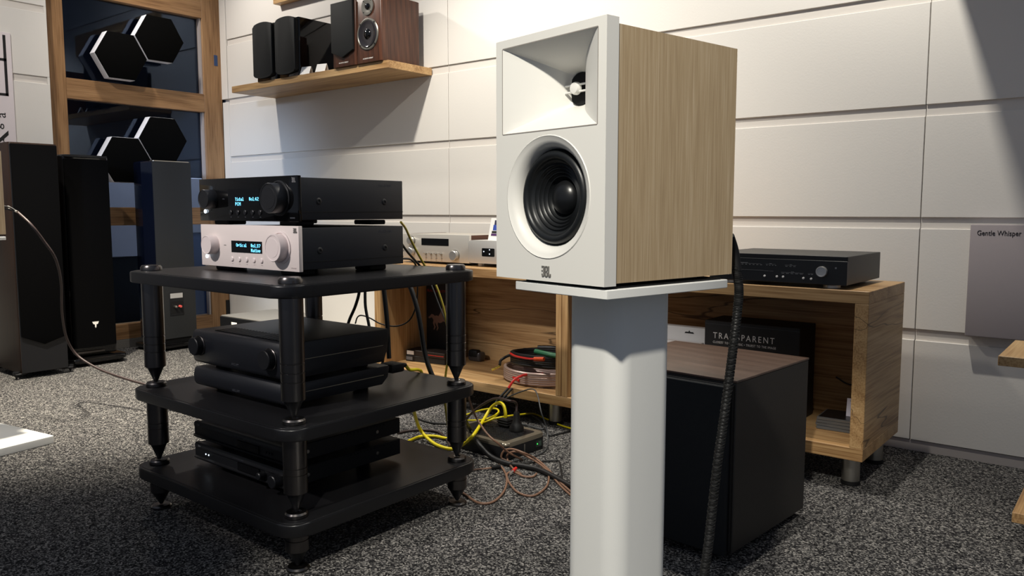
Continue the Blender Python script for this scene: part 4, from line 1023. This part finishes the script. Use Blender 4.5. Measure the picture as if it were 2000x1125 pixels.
G().tube([(0, .03, 0), (0, 0, 0)], .0055, 10, 1).out('sleeve', RED_PLASTIC, t); G().tube([(0, 0, 0), (0, -.028, 0)], .0038, 10, 1).out('pin', SILVER_KNOB, t)
# hanging behind the rack
cable('black cable hanging behind the top rack shelf, left of three', [tuple(ony(706, 520, 1.78)), tuple(ony(702, 568, 1.78)), tuple(ony(694, 598, 1.78)), tuple(ony(682, 626, 1.78)), tuple(ony(676, 650, 1.78))], .0052, BLACK_CABLE)
cable('black cable hanging behind the top rack shelf, middle of three', [tuple(ony(713, 520, 1.79)), tuple(ony(713, 568, 1.79)), tuple(ony(714, 600, 1.79)), tuple(ony(720, 632, 1.79)), tuple(ony(724, 655, 1.79))], .005, BLACK_CABLE)
cable('thick black cable hanging straight behind the charcoal amplifier', [tuple(ony(745, 520, 1.79)), tuple(ony(750, 566, 1.79)), tuple(ony(754, 605, 1.79)), tuple(ony(757, 640, 1.79)), tuple(ony(760, 700, 1.79))], .0078, BLACK_CABLE)
cable('thick black cable curving down in front of the sideboard left bay', [tuple(ony(782, 525, 1.79)), tuple(ony(801, 560, 1.79)), tuple(ony(814, 600, 1.79)), tuple(ony(822, 640, 1.79)), tuple(ony(830, 690, 1.79)), tuple(ony(842, 728, 1.79)), tuple(ony(858, 760, 1.8))], .0078, BLACK_CABLE)
cable('thin black cord hanging in a slack loop behind the charcoal amplifier', [tuple(ony(694, 632, 1.8)), tuple(ony(698, 620, 1.8)), tuple(ony(706, 616, 1.8)), tuple(ony(722, 621, 1.8)), tuple(ony(745, 633, 1.8)), tuple(ony(775, 637, 1.8)), tuple(ony(800, 625, 1.8)), tuple(ony(813, 595, 1.8)), tuple(ony(816, 555, 1.8))], .0024, BLACK_CABLE)
cable('olive yellow cable running from the black amplifier down behind the rack', [tuple(ony(783, 434, 1.63)), tuple(ony(792, 446, 1.68)), tuple(ony(804, 472, 1.73)), tuple(ony(820, 502, 1.76)), tuple(ony(836, 530, 1.79)), tuple(ony(851, 556, 1.79)), tuple(ony(865, 596, 1.79)), tuple(ony(872, 630, 1.79)), tuple(ony(879, 668, 1.79)), tuple(ony(878, 695, 1.79)), tuple(ony(872, 720, 1.79)), tuple(ony(868, 770, 1.8)), tuple(ony(874, 830, 1.84))], .0036, OLIVE)
cable('thin white-edged cord beside the olive cable behind the rack', [tuple(ony(822, 520, 1.80)), tuple(ony(842, 556, 1.8)), tuple(ony(856, 592, 1.8)), tuple(ony(869, 625, 1.8)), tuple(ony(880, 660, 1.8))], .002, GREY_CABLE)
cable('black cord from the pale amplifier dropping over the shelf edge', [tuple(ony(783, 474, 1.63)), tuple(ony(796, 492, 1.68)), tuple(ony(810, 508, 1.74)), tuple(ony(822, 522, 1.77)), tuple(ony(834, 545, 1.79))], .0036, BLACK_CABLE)
cable('short black cord curling over the rear edge of the top shelf', [tuple(ony(783, 505, 1.63)), tuple(ony(800, 506, 1.68)), tuple(ony(810, 514, 1.74)), tuple(ony(815, 526, 1.77))], .003, BLACK_CABLE)
cable('short yellow lead leaving the power plug on the middle shelf', [(-1.705, 1.622, .405), tuple(ony(800, 722, 1.66)), tuple(ony(816, 722, 1.72)), tuple(ony(824, 730, 1.78)), tuple(ony(826, 770, 1.8))], .005, YELLOW)
# speaker cable of the front speaker
cp = lambda x, y, d: tuple(EYE + ray(x, y) * d)
sc = thing('speaker_cable', 'thick black braided speaker cable hanging from the front speaker', 'cable', cp(1376, 1130, 1.13))
base = Vector(sc.location)
def rel(p): return tuple(Vector(p) - base)
path = [cp(1436, 520, 1.17), cp(1443, 560, 1.17), cp(1441, 600, 1.17), cp(1433, 670, 1.16), cp(1424, 740, 1.16), cp(1412, 830, 1.15), cp(1402, 900, 1.14), cp(1392, 985, 1.14), cp(1384, 1060, 1.13), cp(1374, 1130, 1.12), cp(1366, 1190, 1.11)]
G().tube([rel(p) for p in path], .0058, 10, 8).out('core', BLACK_CABLE, sc, 80)
P_ = smooth_path([rel(p) for p in path], 60)
for ph in range(6):
    pts = []
    for i, p in enumerate(P_):
        a = i * .42 * (1 if ph < 3 else -1) + 2 * PI / 3 * (ph % 3)
        pts.append(p + right * (math.cos(a) * .0056) + fwd0 * (math.sin(a) * .0056))
    G().tube(pts, .0014, 4, 1).out('braid_strand', mat('braid_black', rgb(20, 20, 20), .7, spec=.25), sc, 80)
G().tube([rel(cp(1423, 462, 1.16)), rel(cp(1433, 490, 1.17)), rel(cp(1440, 530, 1.17))], lambda u: .0085 - .002 * u, 12, 4).out('boot', BLACK_RUBBER, sc, 80)
# speaker cable of the left speaker
lc = thing('speaker_cable', 'dark speaker cable sagging from the left speaker to the rack', 'cable', (-3.0, 1.55, .2))
base = Vector(lc.location)
def lp(x, y, yy): return rel(tuple(ony(x, y, yy)))
G().tube([lp(33, 413, 1.26), lp(60, 438, 1.28), lp(85, 470, 1.32), lp(108, 505, 1.36), lp(119, 550, 1.4), lp(121, 610, 1.44), lp(130, 660, 1.48), lp(150, 693, 1.52), lp(190, 719, 1.56), lp(240, 738, 1.6), lp(290, 752, 1.64), lp(330, 758, 1.70), rel((-2.16, 1.80, .24)), rel((-2.02, 1.82, .36)), rel((-1.95, 1.72, .45)), rel((-1.93, 1.62, .475)), rel((-1.93, 1.528, .475))], .0052, 8, 6).out('cord', DARK_BROWN, lc, 80)
G().tube([lp(-4, 402, 1.21), lp(8, 403, 1.23), lp(20, 405, 1.25), lp(33, 413, 1.26)], .003, 8, 4).out('lead', BLACK_CABLE, lc, 80)
G().tube([lp(-4, 407, 1.21), lp(8, 407, 1.23), lp(20, 410, 1.25), lp(33, 413, 1.26)], .003, 8, 4).out('lead', BLACK_CABLE, lc, 80)
for x, y in ((17, 404), (19, 409), (32, 413)):
    G().tube([lp(x - 1.6, y - .4, 1.249), lp(x + 1.6, y + .5, 1.251)], .0042, 10, 1).out('ferrule', SILVER_KNOB, lc)
